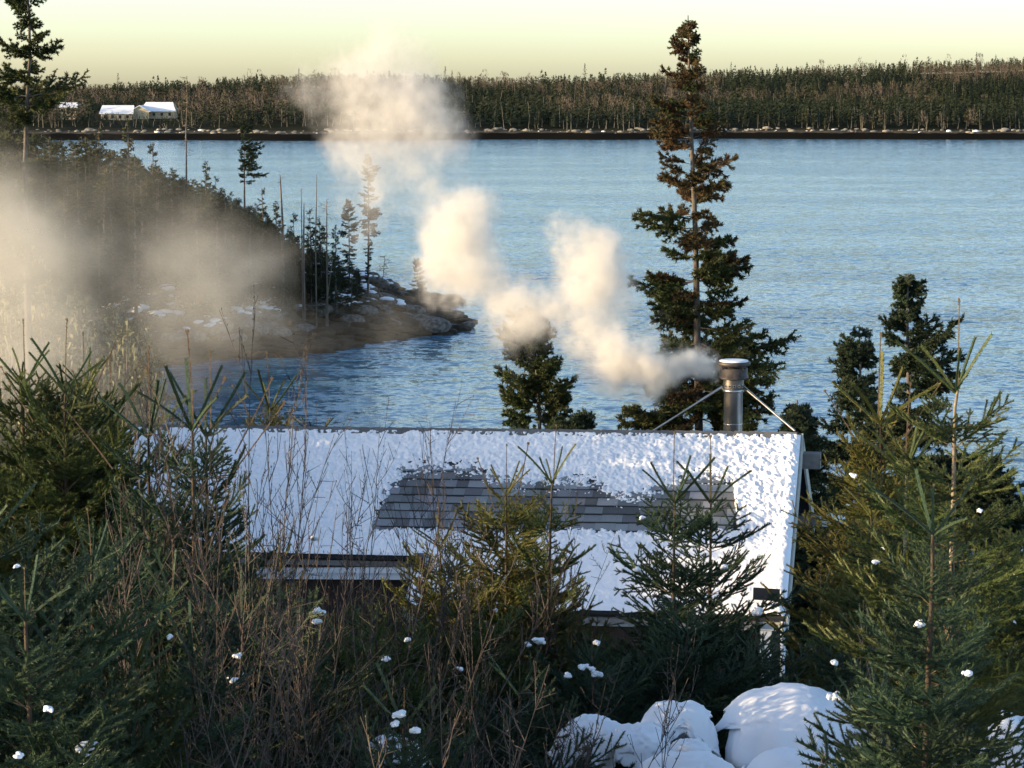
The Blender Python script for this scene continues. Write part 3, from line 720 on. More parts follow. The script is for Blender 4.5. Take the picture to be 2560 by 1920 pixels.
# shingles of the bare patch
top_px = np.array([(930, 1335), (945, 1290), (975, 1235), (1010, 1190), (1090, 1180), (1180, 1186), (1240, 1205), (1330, 1222), (1420, 1214), (1500, 1226), (1570, 1262), (1640, 1240), (1700, 1212), (1780, 1200), (1832, 1208), (1845, 1335)], float)
row = uv(1400, 1240)[1] * 0 + .1235
SH = []
for wd in (.135, .165, .195, .225):
    m = MB(); V = np.array([[0, -.002, -.004], [wd, -.002, -.004], [wd, row - .005, .012], [0, row - .005, .012]]); V = np.vstack([V, V - [0, 0, .009]])
    m.add(V, [[0, 1, 2, 3], [4, 7, 6, 5], [0, 4, 5, 1], [1, 5, 6, 2], [2, 6, 7, 3], [3, 7, 4, 0]]); SH.append((wd, m.me('shingle', [M_shing])))
Rm = Matrix(np.stack([U, D, N], 1).tolist()).to_4x4()
v = 0.; cnt = 0
v_lo = uv(1400, 1165)[1]; v_hi = uv(1400, 1345)[1]; nrow = 0
v = v_lo
while v < v_hi:
    u_ = uv(925, 1250)[0] - rng.random() * .15
    while u_ < uv(1870, 1250)[0]:
        wd, me = SH[rng.integers(4)]
        P = onroof(u_, v, .0); a, b = px_of(onroof(u_ + wd / 2, v + row / 2))
        ty = np.interp(a, top_px[:, 0], top_px[:, 1])
        if b > ty - 22 and b < 1348:
            obj('shingle', me, roof, mat=Matrix.Translation(Vector(P - O + N * (.002 + .0035 * rng.random()))) @ Rm); cnt += 1
        u_ += wd + .002
    v += row; nrow += 1
print('shingles', cnt)
# ridge caps
m = MB(); hw = .095; sp = .166
for Dd, Nn in ((D, N), (DF, NF)):
    a0 = np.array([0, 0, 0.]); q = np.array([a0, U * (sp + .03), U * (sp + .03) + Dd * hw, Dd * hw]) 
    lift = np.array([.022, .010, .010, .022])[:, None] * Nn
    V = q + lift; V = np.vstack([V, V - Nn * .008]); m.add(V, [[0, 1, 2, 3], [4, 7, 6, 5], [0, 4, 5, 1], [1, 5, 6, 2], [2, 6, 7, 3], [3, 7, 4, 0]])
RC = m.me('ridge_cap', [M_ridge])
for i in range(int(W / sp)): obj('ridge_cap', RC, roof, mat=Matrix.Translation(Vector(RL + U * (i * sp + .01) - O)))

# snow lying on the near slope, with the melted patch left open
du = .0125; us = np.arange(0.0, W + du, du); vs_ = np.arange(.03, V2 + .0001, du)
UU, VV = np.meshgrid(us, vs_)
PX = RL[None, None] + UU[..., None] * U + VV[..., None] * D; Yd = PX[..., 1] * CP - (PX[..., 2] - 20) * SP
pxx = 1280 + F * PX[..., 0] / Yd; pyy = 960 - F * (PX[..., 1] * SP + (PX[..., 2] - 20) * CP) / Yd
ty = np.interp(pxx, top_px[:, 0], top_px[:, 1], left=2000, right=2000)
by_ = 1325 + 4 * np.sin(pxx / 60.)
nA = vnoise(UU, VV, .055, 21) - .5; nB = vnoise(UU, VV, .022, 22) - .5; nC = vnoise(UU, VV, .3, 23) - .5; nD = vnoise(UU, VV, .9, 24) - .5; nE = vnoise(UU, VV, .012, 25) - .5
sd_top = ty - pyy; sd_bot = pyy - by_                      # > 0 = under snow
sd_top2 = sd_top / 55.; sd_bot2 = sd_bot / 12.
sd = np.maximum(sd_top2, sd_bot2); sd = np.where((pxx < 942), np.maximum(sd, (942 - pxx) / 15), sd); sd = np.where(pxx > 1840, np.maximum(sd, (pxx - 1840) / 20), sd)
cov = np.clip(sd, -1, 1)
lowpart = np.clip((pyy - 1325) / 60, 0, 1)
T0 = .024 + .035 * lowpart + .012 * nC + .010 * nD
thin = np.exp(-((pxx - 900) / 210.) ** 2) * np.exp(-((pyy - 1118) / 26.) ** 2) * .010 + np.exp(-((pxx - 1190) / 60.) ** 2) * np.exp(-((pyy - 1125) / 26.) ** 2) * .009
amp = (.028 * nA + .034 * nB + .010 * nE) * (1 - .72 * lowpart) + (.030 * nE + .022 * nB) * np.exp(-(cov / .55) ** 2)
TT = np.where(cov > 0, T0 * np.clip(cov, 0, 1) ** .8 - thin + amp, -.007 + cov * .020 + amp * .75)
vmax = np.where(UU < UC, V1, V2 + .012 * np.sin(UU * 5))
ed = np.minimum(np.minimum(UU - 0., W - UU), vmax - VV); ed = np.where((VV > V1) | (UU > UC), np.minimum(ed, np.where(VV > V1, UU - UC, 9)), ed)
hang = np.clip(ed / .07, 0, 1); rnd_ = np.sqrt(np.clip(1 - (1 - hang) ** 2, 0, 1))
TT = TT * np.where(ed < .07, rnd_, 1) + np.where((ed < .07), 0, 0)
TT += .022 * np.exp(-((W - UU - .10) / .09) ** 2) * (sd > .5) * rnd_
TT = np.where(cov > .7, np.maximum(TT, .004 + .004 * (nC + .5)), TT); TT = TT * 1. + (1 - lowpart) * (cov > .7) * np.where(.016 * nA + .016 * nB < 0, .016 * nA + .016 * nB, 0) * (TT > .012); TT *= np.clip((VV - .03) / .04 + .25, 0, 1)
ok = (ed > -.001); Vn = PX + N * TT[..., None] - O
nx = len(us); ny = len(vs_); i = (np.arange(ny - 1)[:, None] * nx + np.arange(nx - 1)[None]); quads = np.stack([i, i + nx, i + nx + 1, i + 1], -1).reshape(-1, 4)
okq = ok.ravel()[quads].all(1) & (TT.ravel()[quads].max(1) > -.004)
sm = mesh('roof_snow', Vn.reshape(-1, 3), quads[okq], [M_snowroof], smooth=True)
obj('roof_snow', sm, cabin, kind='stuff', label='bumpy blue white snow with a melted opening')

# eaves, fascias, walls, gable
def bar(nm, a, b, wv, tv, mats, parent=cabin):
    m = MB(); m.quadbox(np.asarray(a) - O, np.asarray(b) - O, wv, tv); return obj(nm, m.me(nm, mats), parent)
Z = np.array([0, 0, 1.])
hU2 = U * [1, 1, 0]; hU2 /= np.linalg.norm(hU2)
bar('fascia', onroof(UC, V2, -.062) + hD * -.03 - Z * .05, onroof(W, V2, -.062) + hD * -.03 - Z * .05, Z * .045, hD * .012, [M_fascia])
bar('gutter', onroof(UC, V2, -.06) + hD * .035 - Z * .02, onroof(W - .3, V2, -.06) + hD * .035 - Z * .02, Z * .025, hD * .04, [M_grey])
bar('fascia', onroof(.1, V1, -.062) - hD * .03 - Z * .04, onroof(UC, V1, -.062) - hD * .03 - Z * .04, Z * .03, hD * .012, [M_grey])
pb0 = at(640, 1424, onroof(.5, V1)[1] - .1); pb1 = at(1036, 1426, onroof(UC, V1)[1] - .1)
bar('porch_beam', pb0, pb1, Z * .028, hD * .03, [M_white]); bar('porch_beam', pb0 - Z * .07 - hD * .04, pb1 - Z * .07 - hD * .04, Z * .036, hD * .03, [M_white])
p = at(1049, 1402, onroof(UC, V1)[1] - .15); m = MB(); m.box(p - O, (.055, .12, .06)); m.box(p - O + [0, 0, -.1], (.035, .05, .06)); obj('gutter_end', m.me('gutter_end', [M_black]), cabin)
def wall(a, b, zt, zb, th, nm='wall', mats=None):
    a = np.array([a[0], a[1], 0]); b = np.array([b[0], b[1], 0]); c = (a + b) / 2 * 1.0; c[2] = (zt + zb) / 2
    d = b - a; L = np.linalg.norm(d); d /= L; nn = np.array([-d[1], d[0], 0]); m = MB()
    m.quadbox(a * [1, 1, 0] + [0, 0, c[2]] - O, b * [1, 1, 0] + [0, 0, c[2]] - O, nn * th, Z * (zt - zb) / 2); return obj(nm, m.me(nm, mats or [M_brown]), cabin)
e2 = onroof(0, V2); zt2 = e2[2] - .12; zb = 11.0
wall(onroof(UC + .05, V2 - .25), onroof(W - .28, V2 - .25), onroof(W, V2)[2] - .02, zb, .05)
wall(onroof(.3, V1 - .35), onroof(UC + .05, V1 - .35), onroof(0, V1)[2] - .12, zb, .05)
wall(onfar(.3, SF - .3), onfar(W - .3, SF - .3), onfar(0, SF)[2] - .0, zb, .05)
for uu in (.3, W - .3):
    a = onroof(uu, 0, -.06); b = onroof(uu, V2 - .28, -.06); c = onfar(uu, SF - .3, -.06)
    m = MB(); V = np.array([a, b, [b[0], b[1], zb], [c[0], c[1], zb], c]) - O; V = np.vstack([V, V - U * .05])
    m.add(V, [[0, 1, 2], [0, 2, 3], [0, 3, 4], [5, 7, 6], [5, 8, 7], [5, 9, 8], [0, 5, 6], [0, 6, 1], [0, 4, 9], [0, 9, 5]]); obj('gable_wall', m.me('gable_wall', [M_brown]), cabin)
for uu, s in ((W + .012, 1), (-.012, -1)):
    q = onroof(uu, .0, -.09); bar('rake_board', q, onroof(uu, V2 if s > 0 else V1, -.09), N * .085, U * .011, [M_fascia])
    q = onfar(uu, .0, -.09); bar('rake_board', q, onfar(uu, SF, -.09), NF * .085, U * .011, [M_fascia])
    bar('soffit_board', onfar(W - .30, .25, -.2) if s > 0 else onfar(.30, .25, -.2), onfar(W - .30, SF, -.2) if s > 0 else onfar(.3, SF, -.2), NF * .05, U * .011, [M_fascia])
bar('rake_board', onroof(UC - .012, V1, -.07), onroof(UC - .012, V2, -.07), N * .06, U * .011, [M_white])
q = RR + hU2 * .10 + Z * -.30; bar('ridge_beam', q - hU2 * .5, q + hU2 * .12, hD * .085, Z * .085, [M_grey])
q = at(2028, 1299, 25.55); bar('plate_beam', q - hU2 * .6, q + hU2 * .10, Z * .055, hD * .09, [M_grey]); bar('beam_cap', q + hU2 * .102, q + hU2 * .20, Z * .058, hD * .093, [M_white])
# corner board, downspout and the small black panel on the corner
c0 = onroof(W - .20, V2 - .17)
wall(c0 - hU2 * .07, c0 + hU2 * .05, c0[2] - .1, 12.2, .035, 'corner_board', [M_white])
m = MB(); q = at(1958, 1500, c0[1] - .12) - O; m.tube([q + [0, 0.25, .06], q + [0, .06, 0], q + [0.0, 0, -.1], q + [.01, 0, -1.6]], .028, 8); obj('downspout', m.me('downspout', [M_white], True), cabin)
pc = at(1916, 1486, c0[1] - .28); m = MB(); Rt = np.array(Matrix.Rotation(R(-28), 3, 'X')) @ np.array(Matrix.Rotation(R(4), 3, 'Y')); m.box(pc - O, (.135, .012, .062), rot=Rt); m.box(pc - O + [0, .03, -.0], (.12, .02, .05), rot=Rt)
pn = obj('black_panel', m.me('black_panel', [M_black]), cabin); m = MB(); m.tube([pc - O + [0, .03, -.02], pc - O + [-.03, .1, -.12], pc - O + [.03, .25, -.16]], .012, 6); obj('bracket', m.me('bracket', [M_black]), pn)

# chimney
CY = 25.2; sc_ = CY / F
cb = at(1832, 1083, CY); zc = lambda py: at(1832, py, CY)[2] - O[2]
cc = np.array([cb[0] - O[0], cb[1] - O[1], 0])
m = MB(); m.lathe([(.107, zc(1150)), (.107, zc(978)), (.109, zc(977))], cc, 48); 
for k in range(3): m.lathe([(.1075, zc(1060 - k * 1)), (.110, zc(1059 - k)), (.1075, zc(1058 - k))], cc, 48) if k == 0 else None
chim = obj('chimney_pipe', m.me('chimney_pipe', [M_steel], True), cabin)
m = MB(); m.lathe([(.112, zc(980)), (.118, zc(978)), (.118, zc(952)), (.113, zc(950)), (.113, zc(946))], cc, 40); obj('pipe_collar', m.me('pipe_collar', [M_sooty2], True), chim)
m = MB(); m.lathe([(.05, zc(944)), (.172, zc(946)), (.172, zc(942)), (.160, zc(941)), (.160, zc(920)), (.15, zc(919)), (.10, zc(920))], cc, 40); obj('cap_drum', m.me('cap_drum', [M_soot], True), chim)
m = MB(); m.lathe([(.0, zc(913.5)), (.17, zc(914)), (.192, zc(912)), (.194, zc(906)), (.185, zc(903)), (.0, zc(902))], cc, 40); obj('cap_lid', m.me('cap_lid', [M_soot], True), chim)
m = MB(); m.lathe([(.168, zc(903.2)), (.165, zc(900.5)), (.12, zc(899.3)), (.0, zc(899))], cc, 40); obj('snow_on_lid', m.me('snow_on_lid', [M_snow], True), chim)
m = MB(); m.tube([cc + [0, 0, zc(946)], cc + [0, 0, zc(908)]], .085, 20); obj('flue', m.me('flue', [M_black], True), chim)
hole = MB(); hole.tube([[0, 0, 0], [0, -.006, 0]], .011, 10); hole = hole.me('vent_hole', [M_black])
rv = MB(); rv.tube([[0, 0, 0], [0, -.003, 0]], .017, 12); rv = rv.me('rivet_ring', [M_steel])
for k in range(14):
    a = k * 2 * math.pi / 14; mt_ = Matrix.Translation(Vector(cc + [math.sin(a) * .1185, -math.cos(a) * .1185, zc(963)])) @ Matrix.Rotation(a, 4, 'Z')
    obj('rivet_ring', rv, chim, mat=mt_); obj('vent_hole', hole, chim, mat=mt_)
for k in range(4):
    a = .6 + k * math.pi / 2; m = MB(); m.box(cc + [math.cos(a) * .165, math.sin(a) * .165, (zc(919) + zc(913)) / 2], (.006, .006, .03)); obj('lid_strut', m.me('lid_strut', [M_soot]), chim)
for (x0, y0, x1, y1) in ((1806, 967, 1622, 1084), (1858, 967, 1987, 1077)):
    a = at(x0, y0, CY) - O; b = at(x1, y1, (RR[1] if x1 > 1800 else 24.95) + .12) - O; m = MB(); m.tube([a, b], .0125, 8); dd = (b - a) / np.linalg.norm(b - a); m.tube([a, a + dd * .3], .0165, 8); obj('brace', m.me('brace', [M_steel], True), chim)
m = MB(); m.lathe([(.115, zc(980)), (.124, zc(979)), (.124, zc(973)), (.115, zc(972))], cc, 40); obj('brace_band', m.me('brace_band', [M_steel], True), chim)

# ---------------------------------------------------------------- tall trees beyond the cabin
tall_tree('tall_spruce', 'tallest spruce, brownish and ragged, rising behind the steel chimney', [(1720, 38), (1722, 130), (1726, 260), (1730, 380), (1738, 560), (1742, 760), (1746, 1000), (1748, 1085)], 45,
          [(45, 1714, 1728), (75, 1700, 1740), (120, 1672, 1752), (150, 1668, 1745), (175, 1690, 1730), (200, 1650, 1780), (230, 1665, 1768), (258, 1690, 1745), (290, 1630, 1780), (330, 1640, 1815), (370, 1622, 1812), (410, 1640, 1790), (440, 1622, 1850), (470, 1650, 1922), (500, 1640, 1850),
           (540, 1575, 1790), (570, 1560, 1800), (610, 1640, 1850), (650, 1600, 1862), (690, 1585, 1872), (730, 1610, 1860), (780, 1640, 1850), (830, 1620, 1900), (870, 1590, 1990), (910, 1620, 1960), (960, 1640, 1930), (1010, 1570, 1950), (1060, 1560, 1900), (1120, 1600, 1900)], 'tall', 3, .155, brown_above=.70, step=.215, per=6)
dk = [(2270, 682), (2268, 800), (2272, 1000), (2280, 1300)]
tall_tree('dark_spruce', 'tall dark spruce behind the right hand saplings', dk, 38, [(690, 2262, 2280), (720, 2240, 2300), (755, 2210, 2350), (790, 2245, 2300), (820, 2200, 2340), (860, 2210, 2390), (885, 2200, 2430), (920, 2230, 2370), (960, 2240, 2435), (1010, 2230, 2420), (1080, 2180, 2440), (1180, 2160, 2470), (1300, 2140, 2500), (1500, 2100, 2500)],
          'dark', 8, .10, group='dark spruces between cabin and bay', step=.17, per=4)
tall_tree('dark_spruce', 'forked dark spruce with a tufted top, right of the cabin gable', [(2148, 812), (2150, 900), (2155, 1100), (2160, 1300)], 34, [(820, 2140, 2158), (840, 2122, 2168), (860, 2140, 2160), (885, 2080, 2200), (915, 2060, 2210), (960, 2090, 2210), (1020, 2070, 2200), (1060, 2040, 2200), (1140, 2010, 2230), (1250, 2000, 2240), (1500, 1980, 2260)],
          'dark', 9, .07, group='dark spruces between cabin and bay', step=.15, per=4)
tall_tree('dark_spruce', 'short bushy dark spruce just right of the chimney brace', [(1993, 1000), (1993, 1080), (1995, 1300)], 31, [(1008, 1985, 2002), (1030, 1970, 2020), (1060, 1960, 2040), (1100, 1950, 2060), (1300, 1940, 2100)],
          'dark', 10, .04, group='dark spruces between cabin and bay', step=.10, per=4)
tall_tree('dark_spruce', 'dark spruce in the shade below the gable end of the cabin', [(2020, 1310), (2020, 1500), (2020, 1750)], 27, [(1320, 2005, 2040), (1360, 1985, 2080), (1450, 1975, 2110), (1600, 1960, 2130), (1800, 1960, 2150)],
          'dark', 17, .05, group='dark spruces between cabin and bay', step=.11, per=5)
tall_tree('dark_spruce', 'low dark spruce against the water at the right edge', [(2470, 1150), (2470, 1300), (2470, 1600)], 36, [(1158, 2450, 2490), (1180, 2440, 2530), (1230, 2400, 2550), (1300, 2380, 2600), (1600, 2380, 2620)],
          'dark', 18, .06, group='dark spruces between cabin and bay', step=.13, per=4)
tall_tree('mid_spruce', 'wide spruce with its top in the smoke, centre behind the roof ridge', [(1318, 778), (1330, 850), (1345, 950), (1350, 1100)], 40, [(785, 1300, 1335), (830, 1250, 1370), (860, 1240, 1395), (890, 1245, 1400), (930, 1265, 1410), (960, 1240, 1440), (985, 1235, 1455), (1020, 1240, 1420), (1060, 1250, 1430), (1110, 1240, 1500)],
          'tall', 12, .09, step=.15, per=4)
tall_tree('low_spruce', 'low snowy spruce mound at the right foot of the smoke veiled spruce', [(1430, 1052), (1430, 1090)], 38, [(1056, 1385, 1450), (1075, 1370, 1490), (1110, 1370, 1500)], 'dark', 13, .05, step=.08, per=5)
tall_tree('left_tall_spruce', 'tall open crowned spruce at the left edge, its limbs against the sky', [(68, -150), (70, 0), (76, 120), (68, 240), (62, 420), (66, 640), (70, 800)], 66,
          [(-140, 50, 90), (-60, 10, 130), (0, -20, 150), (30, -10, 120), (48, 20, 205), (75, 40, 190), (100, 40, 120), (125, -60, 110), (150, -40, 200), (175, 20, 130), (200, -70, 80), (225, -60, 160), (245, -80, 250), (285, -60, 140), (330, -70, 110), (400, -60, 120), (520, -80, 140), (700, -80, 120)], 'tall', 14, .19, step=.36, per=4)

# ---------------------------------------------------------------- the wooded point
crest = np.array([(-200, 200), (0, 300), (120, 330), (200, 330), (260, 350), (330, 370), (385, 400), (440, 432), (500, 455), (560, 480), (640, 510), (700, 560), (760, 590), (820, 610), (870, 650), (915, 690), (960, 735), (1000, 770)], float)
gr_pt = 'dark spruces of the wood on the point'; gr_sun = 'lichen hung spruces lit by the sun on the left shore'
def point_label(px, h, hmax):
    a = 'left part' if px < 300 else ('middle' if px < 620 else 'thin right end')
    return ('dark spruce whose top makes the skyline of the %s of the wood' if h > hmax - .05 else 'dark spruce standing below the crest in the %s of the wood') % a
n1 = 0; gp = np.random.default_rng(21); tries = 0; placed = []
while n1 < 285 and tries < 9000:
    tries += 1
    y = 112 + 130 * gp.random(); px = -60 + 1030 * gp.random() ** .7; x = (px - 1280) / F * y
    d = float(shore_dist(np.array([x]), np.array([y]))[0])
    if d < (7. if px < 800 else 6): continue
    z = gz(x, y); cp = np.interp(px, crest[:, 0], crest[:, 1]) + gp.normal() * 10 + 6
    top = 20 - (cp - 215) / F * y; hmax = top - z
    h = min(hmax, 7.0 + 4.0 * gp.random())
    if h < (2.6 if px < 780 else 1.6) or any((a - x) ** 2 + (b - y) ** 2 < 1.5 for a, b in placed): continue
    placed.append((x, y)); n1 += 1
    simple_tree('spruce', x, y, h, point_label(px, h, hmax), CROWN[gp.integers(5)], gr_pt, fat=1.35)
n2 = 0; tries = 0
while n2 < 60 and tries < 3000:
    tries += 1
    y = 74 + 66 * gp.random(); px = -140 + 500 * gp.random() ** 1.1; x = (px - 1280) / F * y
    d = float(shore_dist(np.array([x]), np.array([y]))[0])
    if d < 5: continue
    z = gz(x, y); cp = 330 + max(0, px - 60) * .55 + 110 * gp.random() + (110 - y) * 3.
    h = min(20 - (cp - 215) / F * y - z, 11.)
    if h < 2.2 or any((a - x) ** 2 + (b - y) ** 2 < 2.0 for a, b in placed): continue
    placed.append((x, y)); n2 += 1
    simple_tree('lichen_spruce', x, y, h, 'ragged spruce hung with pale lichen, %s of the sunlit left shore' % ('at the frame edge' if px < 60 else ('in the middle' if px < 200 else 'at the cove end')), CROWN_L[gp.integers(3)], gr_sun, lichen=True)
print('point trees', n1, n2)

def snag(name, label, pts, Y, r, twigs=0, seed=0, group=None, tuft=None, mats=None, tw=.5):
    g = np.random.default_rng(seed); P = np.array([at(a, b, Y) for a, b in pts])[::-1]; base = P[0].copy(); base[2] = min(base[2], gz(base[0], Y)) - .1
    P = np.vstack([base, P]) if base[2] < P[0][2] - .2 else P
    t = empty(name, base, label, 'tree', group); Q = P - base; m = MB(); zz = np.linspace(0, 1, len(Q)); m.tube(Q, r * (1 - .75 * zz), 6); obj('trunk', m.me('trunk', [mats or M_deadtwig], True), t)
    if twigs:
        a = []; b = []
        for _ in range(twigs):
            f = .35 + .65 * g.random(); q = np.array([np.interp(f, zz, Q[:, j]) for j in range(3)]); az = g.random() * 6.28; L = tw * (1.15 - f * .7) * (.5 + g.random())
            e = q + L * np.array([math.cos(az), math.sin(az), .25 * g.normal()]); a.append(q); b.append(e)
            for _k in range(3): f2 = g.random(); c = q + (e - q) * f2; a.append(c); b.append(c + L * .4 * np.array([math.cos(az + g.normal()), math.sin(az + g.normal()), .4 * g.normal()]))
        m = MB(); V, T = prisms(a, b, .016, .008); m.add(V, T); 
        if tuft: V, T = needles(np.array(a), np.array(b), tuft, .14, .06, g); m.add(V, T, 1)
        obj('twigs', m.me('twigs', [M_deadtwig, M_lodc]), t)
    return t
snag('dead_tree', 'tall thin grey tree with a wispy brown top left of the smoke', [(467, 190), (468, 260), (465, 330), (466, 440)], 205, .11, 60, 1, tw=.9)
tall_tree('flag_spruce', 'leaning topped spruce with flat layered limbs over the wood', [(606, 305), (610, 335), (610, 370), (611, 490)], 200, [(308, 603, 625), (335, 600, 640), (345, 604, 615), (368, 608, 650), (378, 592, 668), (392, 606, 650), (410, 605, 665), (428, 590, 660), (440, 606, 676), (455, 607, 640)], 'dark', 31, .16, step=.30, per=3)
tall_tree('smoke_spruce', 'slender tall spruce standing in the smoke at the end of the point', [(918, 388), (920, 430), (922, 560), (920, 735)], 188, [(395, 912, 926), (430, 898, 950), (470, 905, 935), (500, 895, 950), (530, 890, 952), (570, 900, 950), (600, 905, 940), (640, 910, 930), (700, 914, 926)], 'dark', 32, .13, step=.2, per=2)
tall_tree('smoke_spruce', 'thinner shorter spruce veiled in smoke left of the slender tall one', [(871, 500), (873, 600), (874, 760)], 186, [(505, 864, 880), (540, 850, 895), (580, 845, 900), (620, 850, 895), (680, 855, 890)], 'dark', 33, .09, step=.2, per=2)
tall_tree('scrub_spruce', 'small ragged spruce alone on the tip of the point', [(1041, 648), (1044, 680), (1048, 735)], 200, [(650, 1036, 1048), (665, 1030, 1055), (680, 1036, 1060), (700, 1030, 1065), (715, 1025, 1075), (730, 1030, 1070)], 'dark', 34, .06, step=.15, per=2)
for i, (a, b, c, lab) in enumerate([((700, 437), (706, 550), .13, 'leaning bare snag above the crest of the wood'), ((753, 470), (754, 560), .06, 'thin upright snag second from the left of the bare poles'), ((760, 506), (759, 640), .12, 'thick short snag beside the thin bare pole'),
                               ((792, 435), (789, 620), .08, 'tallest straight bare pole of the point'), ((817, 498), (817, 640), .09, 'twiggy dead tree right of the tallest bare pole')]):
    snag('dead_tree', lab, [a, ((a[0] * 2 + b[0]) / 3, (a[1] * 2 + b[1]) / 3), b], 176, c, 26 if i == 4 else 6, 40 + i, 'bare snags on the point', tw=.9 if i == 4 else .35)
snag('bare_tree', 'curved leafless tree on the rocks near the end of the point', [(962, 640), (958, 690), (945, 740)], 190, .06, 40, 50, tw=1.1)
snag('dead_tree', 'pale leaning dead trunk at the foot of the wood on the point', [(833, 640), (824, 700), (815, 765)], 176, .09, 8, 51, 'bare snags on the point', tw=.5)
for i, (px, py, h) in enumerate([(775, 520, 6), (735, 530, 6), (838, 560, 6), (800, 545, 6), (690, 500, 6.5), (655, 470, 7), (380, 355, 8), (318, 300, 8), (245, 320, 8), (515, 400, 6), (538, 440, 5)]):
    Y = 180 if px > 600 else 190; p = at(px, py, Y)
    simple_tree('spruce', p[0], Y, max(h, p[2] - gz(p[0], Y) + .15), 'dark pointed spruce standing clear above its neighbours on the crest of the wood', CROWN[i % 5], gr_pt, fat=.9)

# rocks, snow patches and driftwood on the point
RK = []
for s in range(8):
    V, T = blob(s + 70, 2, .5, .6); RK.append(mesh('rock', V, T, [M_rock]))
def rock(px, py, wpx, Y, hpx, label, k, grp='rocks at the tip of the point'):
    p = at(px, py, Y); o = obj('shore_rock', RK[k % 8], None, label=label, category='rock', group=grp); s = wpx / 2 / F * Y
    o.location = p; o.scale = (s, s * .9, hpx / F * Y * 1.1); o.rotation_euler = (0, 0, k * .7)
for i, (px, py, wpx, hpx, lab) in enumerate([(1172, 812, 38, 14, 'outermost rounded rock at the very tip of the point'), (1120, 818, 60, 14, 'low dark rock just left of the outermost one'), (1085, 815, 80, 30, 'large smoke veiled boulder at the end of the point'),
        (1010, 740, 60, 22, 'tall boulder beside the small ragged spruce'), (1100, 745, 46, 14, 'rock behind the point, at its upper water edge'), (1155, 750, 30, 6, 'flat rock farthest out in the water behind the point'), (1140, 786, 40, 7, 'low flat rock awash right of the large boulder'),
        (1050, 800, 70, 26, 'broad brown boulder left of the large smoke veiled one'), (960, 760, 60, 22, 'boulder with snow under the bare curved tree'), (900, 790, 70, 20, 'long slab of rock at the snowy middle of the point')]):
    Y = 20 / ((py + hpx * .8 - 215) / F) + 2; rock(px, py, wpx, Y, hpx, lab, i)
mr = MB(); ms_ = MB()
for _ in range(1100):
    px = 180 + 900 * rng.random(); y = 140 + 90 * rng.random(); x = (px - 1280) / F * y; d = float(shore_dist(np.array([x]), np.array([y]))[0])
    if d < 5 or d > 15: continue
    z = gz(x, y); V, T = BL[rng.integers(8)]; s = .22 + .95 * rng.random() ** 2.2
    mr.add(V * [s * 1.3, s, s * .9] + [x, y, z + .1], T)
    if rng.random() < .6 and d > 7:
        V, T = BL[rng.integers(8)]; s *= .75 + .5 * rng.random(); s = min(s, .75)
        for _k in range(3): V, T = BL[rng.integers(8)]; q_ = rng.normal(size=2) * s * .7; ms_.add(V * [s * .85, s * .7, s * .42] + [x + q_[0], y + q_[1] * .7, gz(x + q_[0], y + q_[1] * .7) + .12 + s * .55], T)
for _ in range(2600):
    px = 180 + 980 * rng.random(); y = 138 + 80 * rng.random(); x = (px - 1280) / F * y; d = float(shore_dist(np.array([x]), np.array([y]))[0])
    if d < -.5 or d > 8: continue
    V, T_ = BL[rng.integers(8)]; s = .14 + .85 * rng.random() ** 2.6; mr.add(V * [s * 1.4, s * 1.2, s * .7] + [x, y, gz(x, y) + .03], T_, 1)
obj('shore_rocks', mr.me('shore_rocks', [M_rock, M_rockd], True), kind='stuff', label='jumbled dark rocks along the foot of the point', category='rocks')
obj('snow_patches', ms_.me('snow_patches', [M_snow], True), kind='stuff', label='patches of snow lying on the shore rocks of the point', category='snow')
for i, (a, b, lab) in enumerate([((305, 866), (445, 838), 'snow covered fallen trunk at the left end of the cove'), ((800, 775), (890, 800), 'fallen grey trunk sloping over the middle rocks'), ((930, 765), (1000, 810), 'short drift log among the rocks near the tip'), ((350, 800), (395, 862), 'forked dead branch leaning on the snowy trunk')]):
    Ya = 20 / ((a[1] + 25 - 215) / F); Yb = 20 / ((b[1] + 25 - 215) / F)
    A = at(*a, Ya); B = at(*b, Yb); t = empty('fallen_trunk', A, lab, 'log', 'driftwood on the point'); m = MB(); m.tube(np.linspace([0, 0, 0], B - A, 6) + rng.normal(size=(6, 3)) * .05, .13, 6); obj('trunk', m.me('trunk', [M_deadtwig], True), t)
    if i != 2: m = MB(); m.tube(np.linspace([0, 0, .13], B - A + [0, 0, .13], 8) + rng.normal(size=(8, 3)) * .05, .12, 6); obj('snow', m.me('snow', [M_snow], True), t)

# ---------------------------------------------------------------- unseen spruces added left of the view to shade roof and near slope
gs = np.random.default_rng(77)
def screen_tree(x, y, ztop):
    z = gz(x, y); simple_tree('spruce', x, y, max(1.5, ztop + .35 - z), 'unseen spruce added left of the view to shade cabin and slope', CROWN_L[gs.integers(3)], 'unseen spruces added left of the view for their shade', fat=1.6)
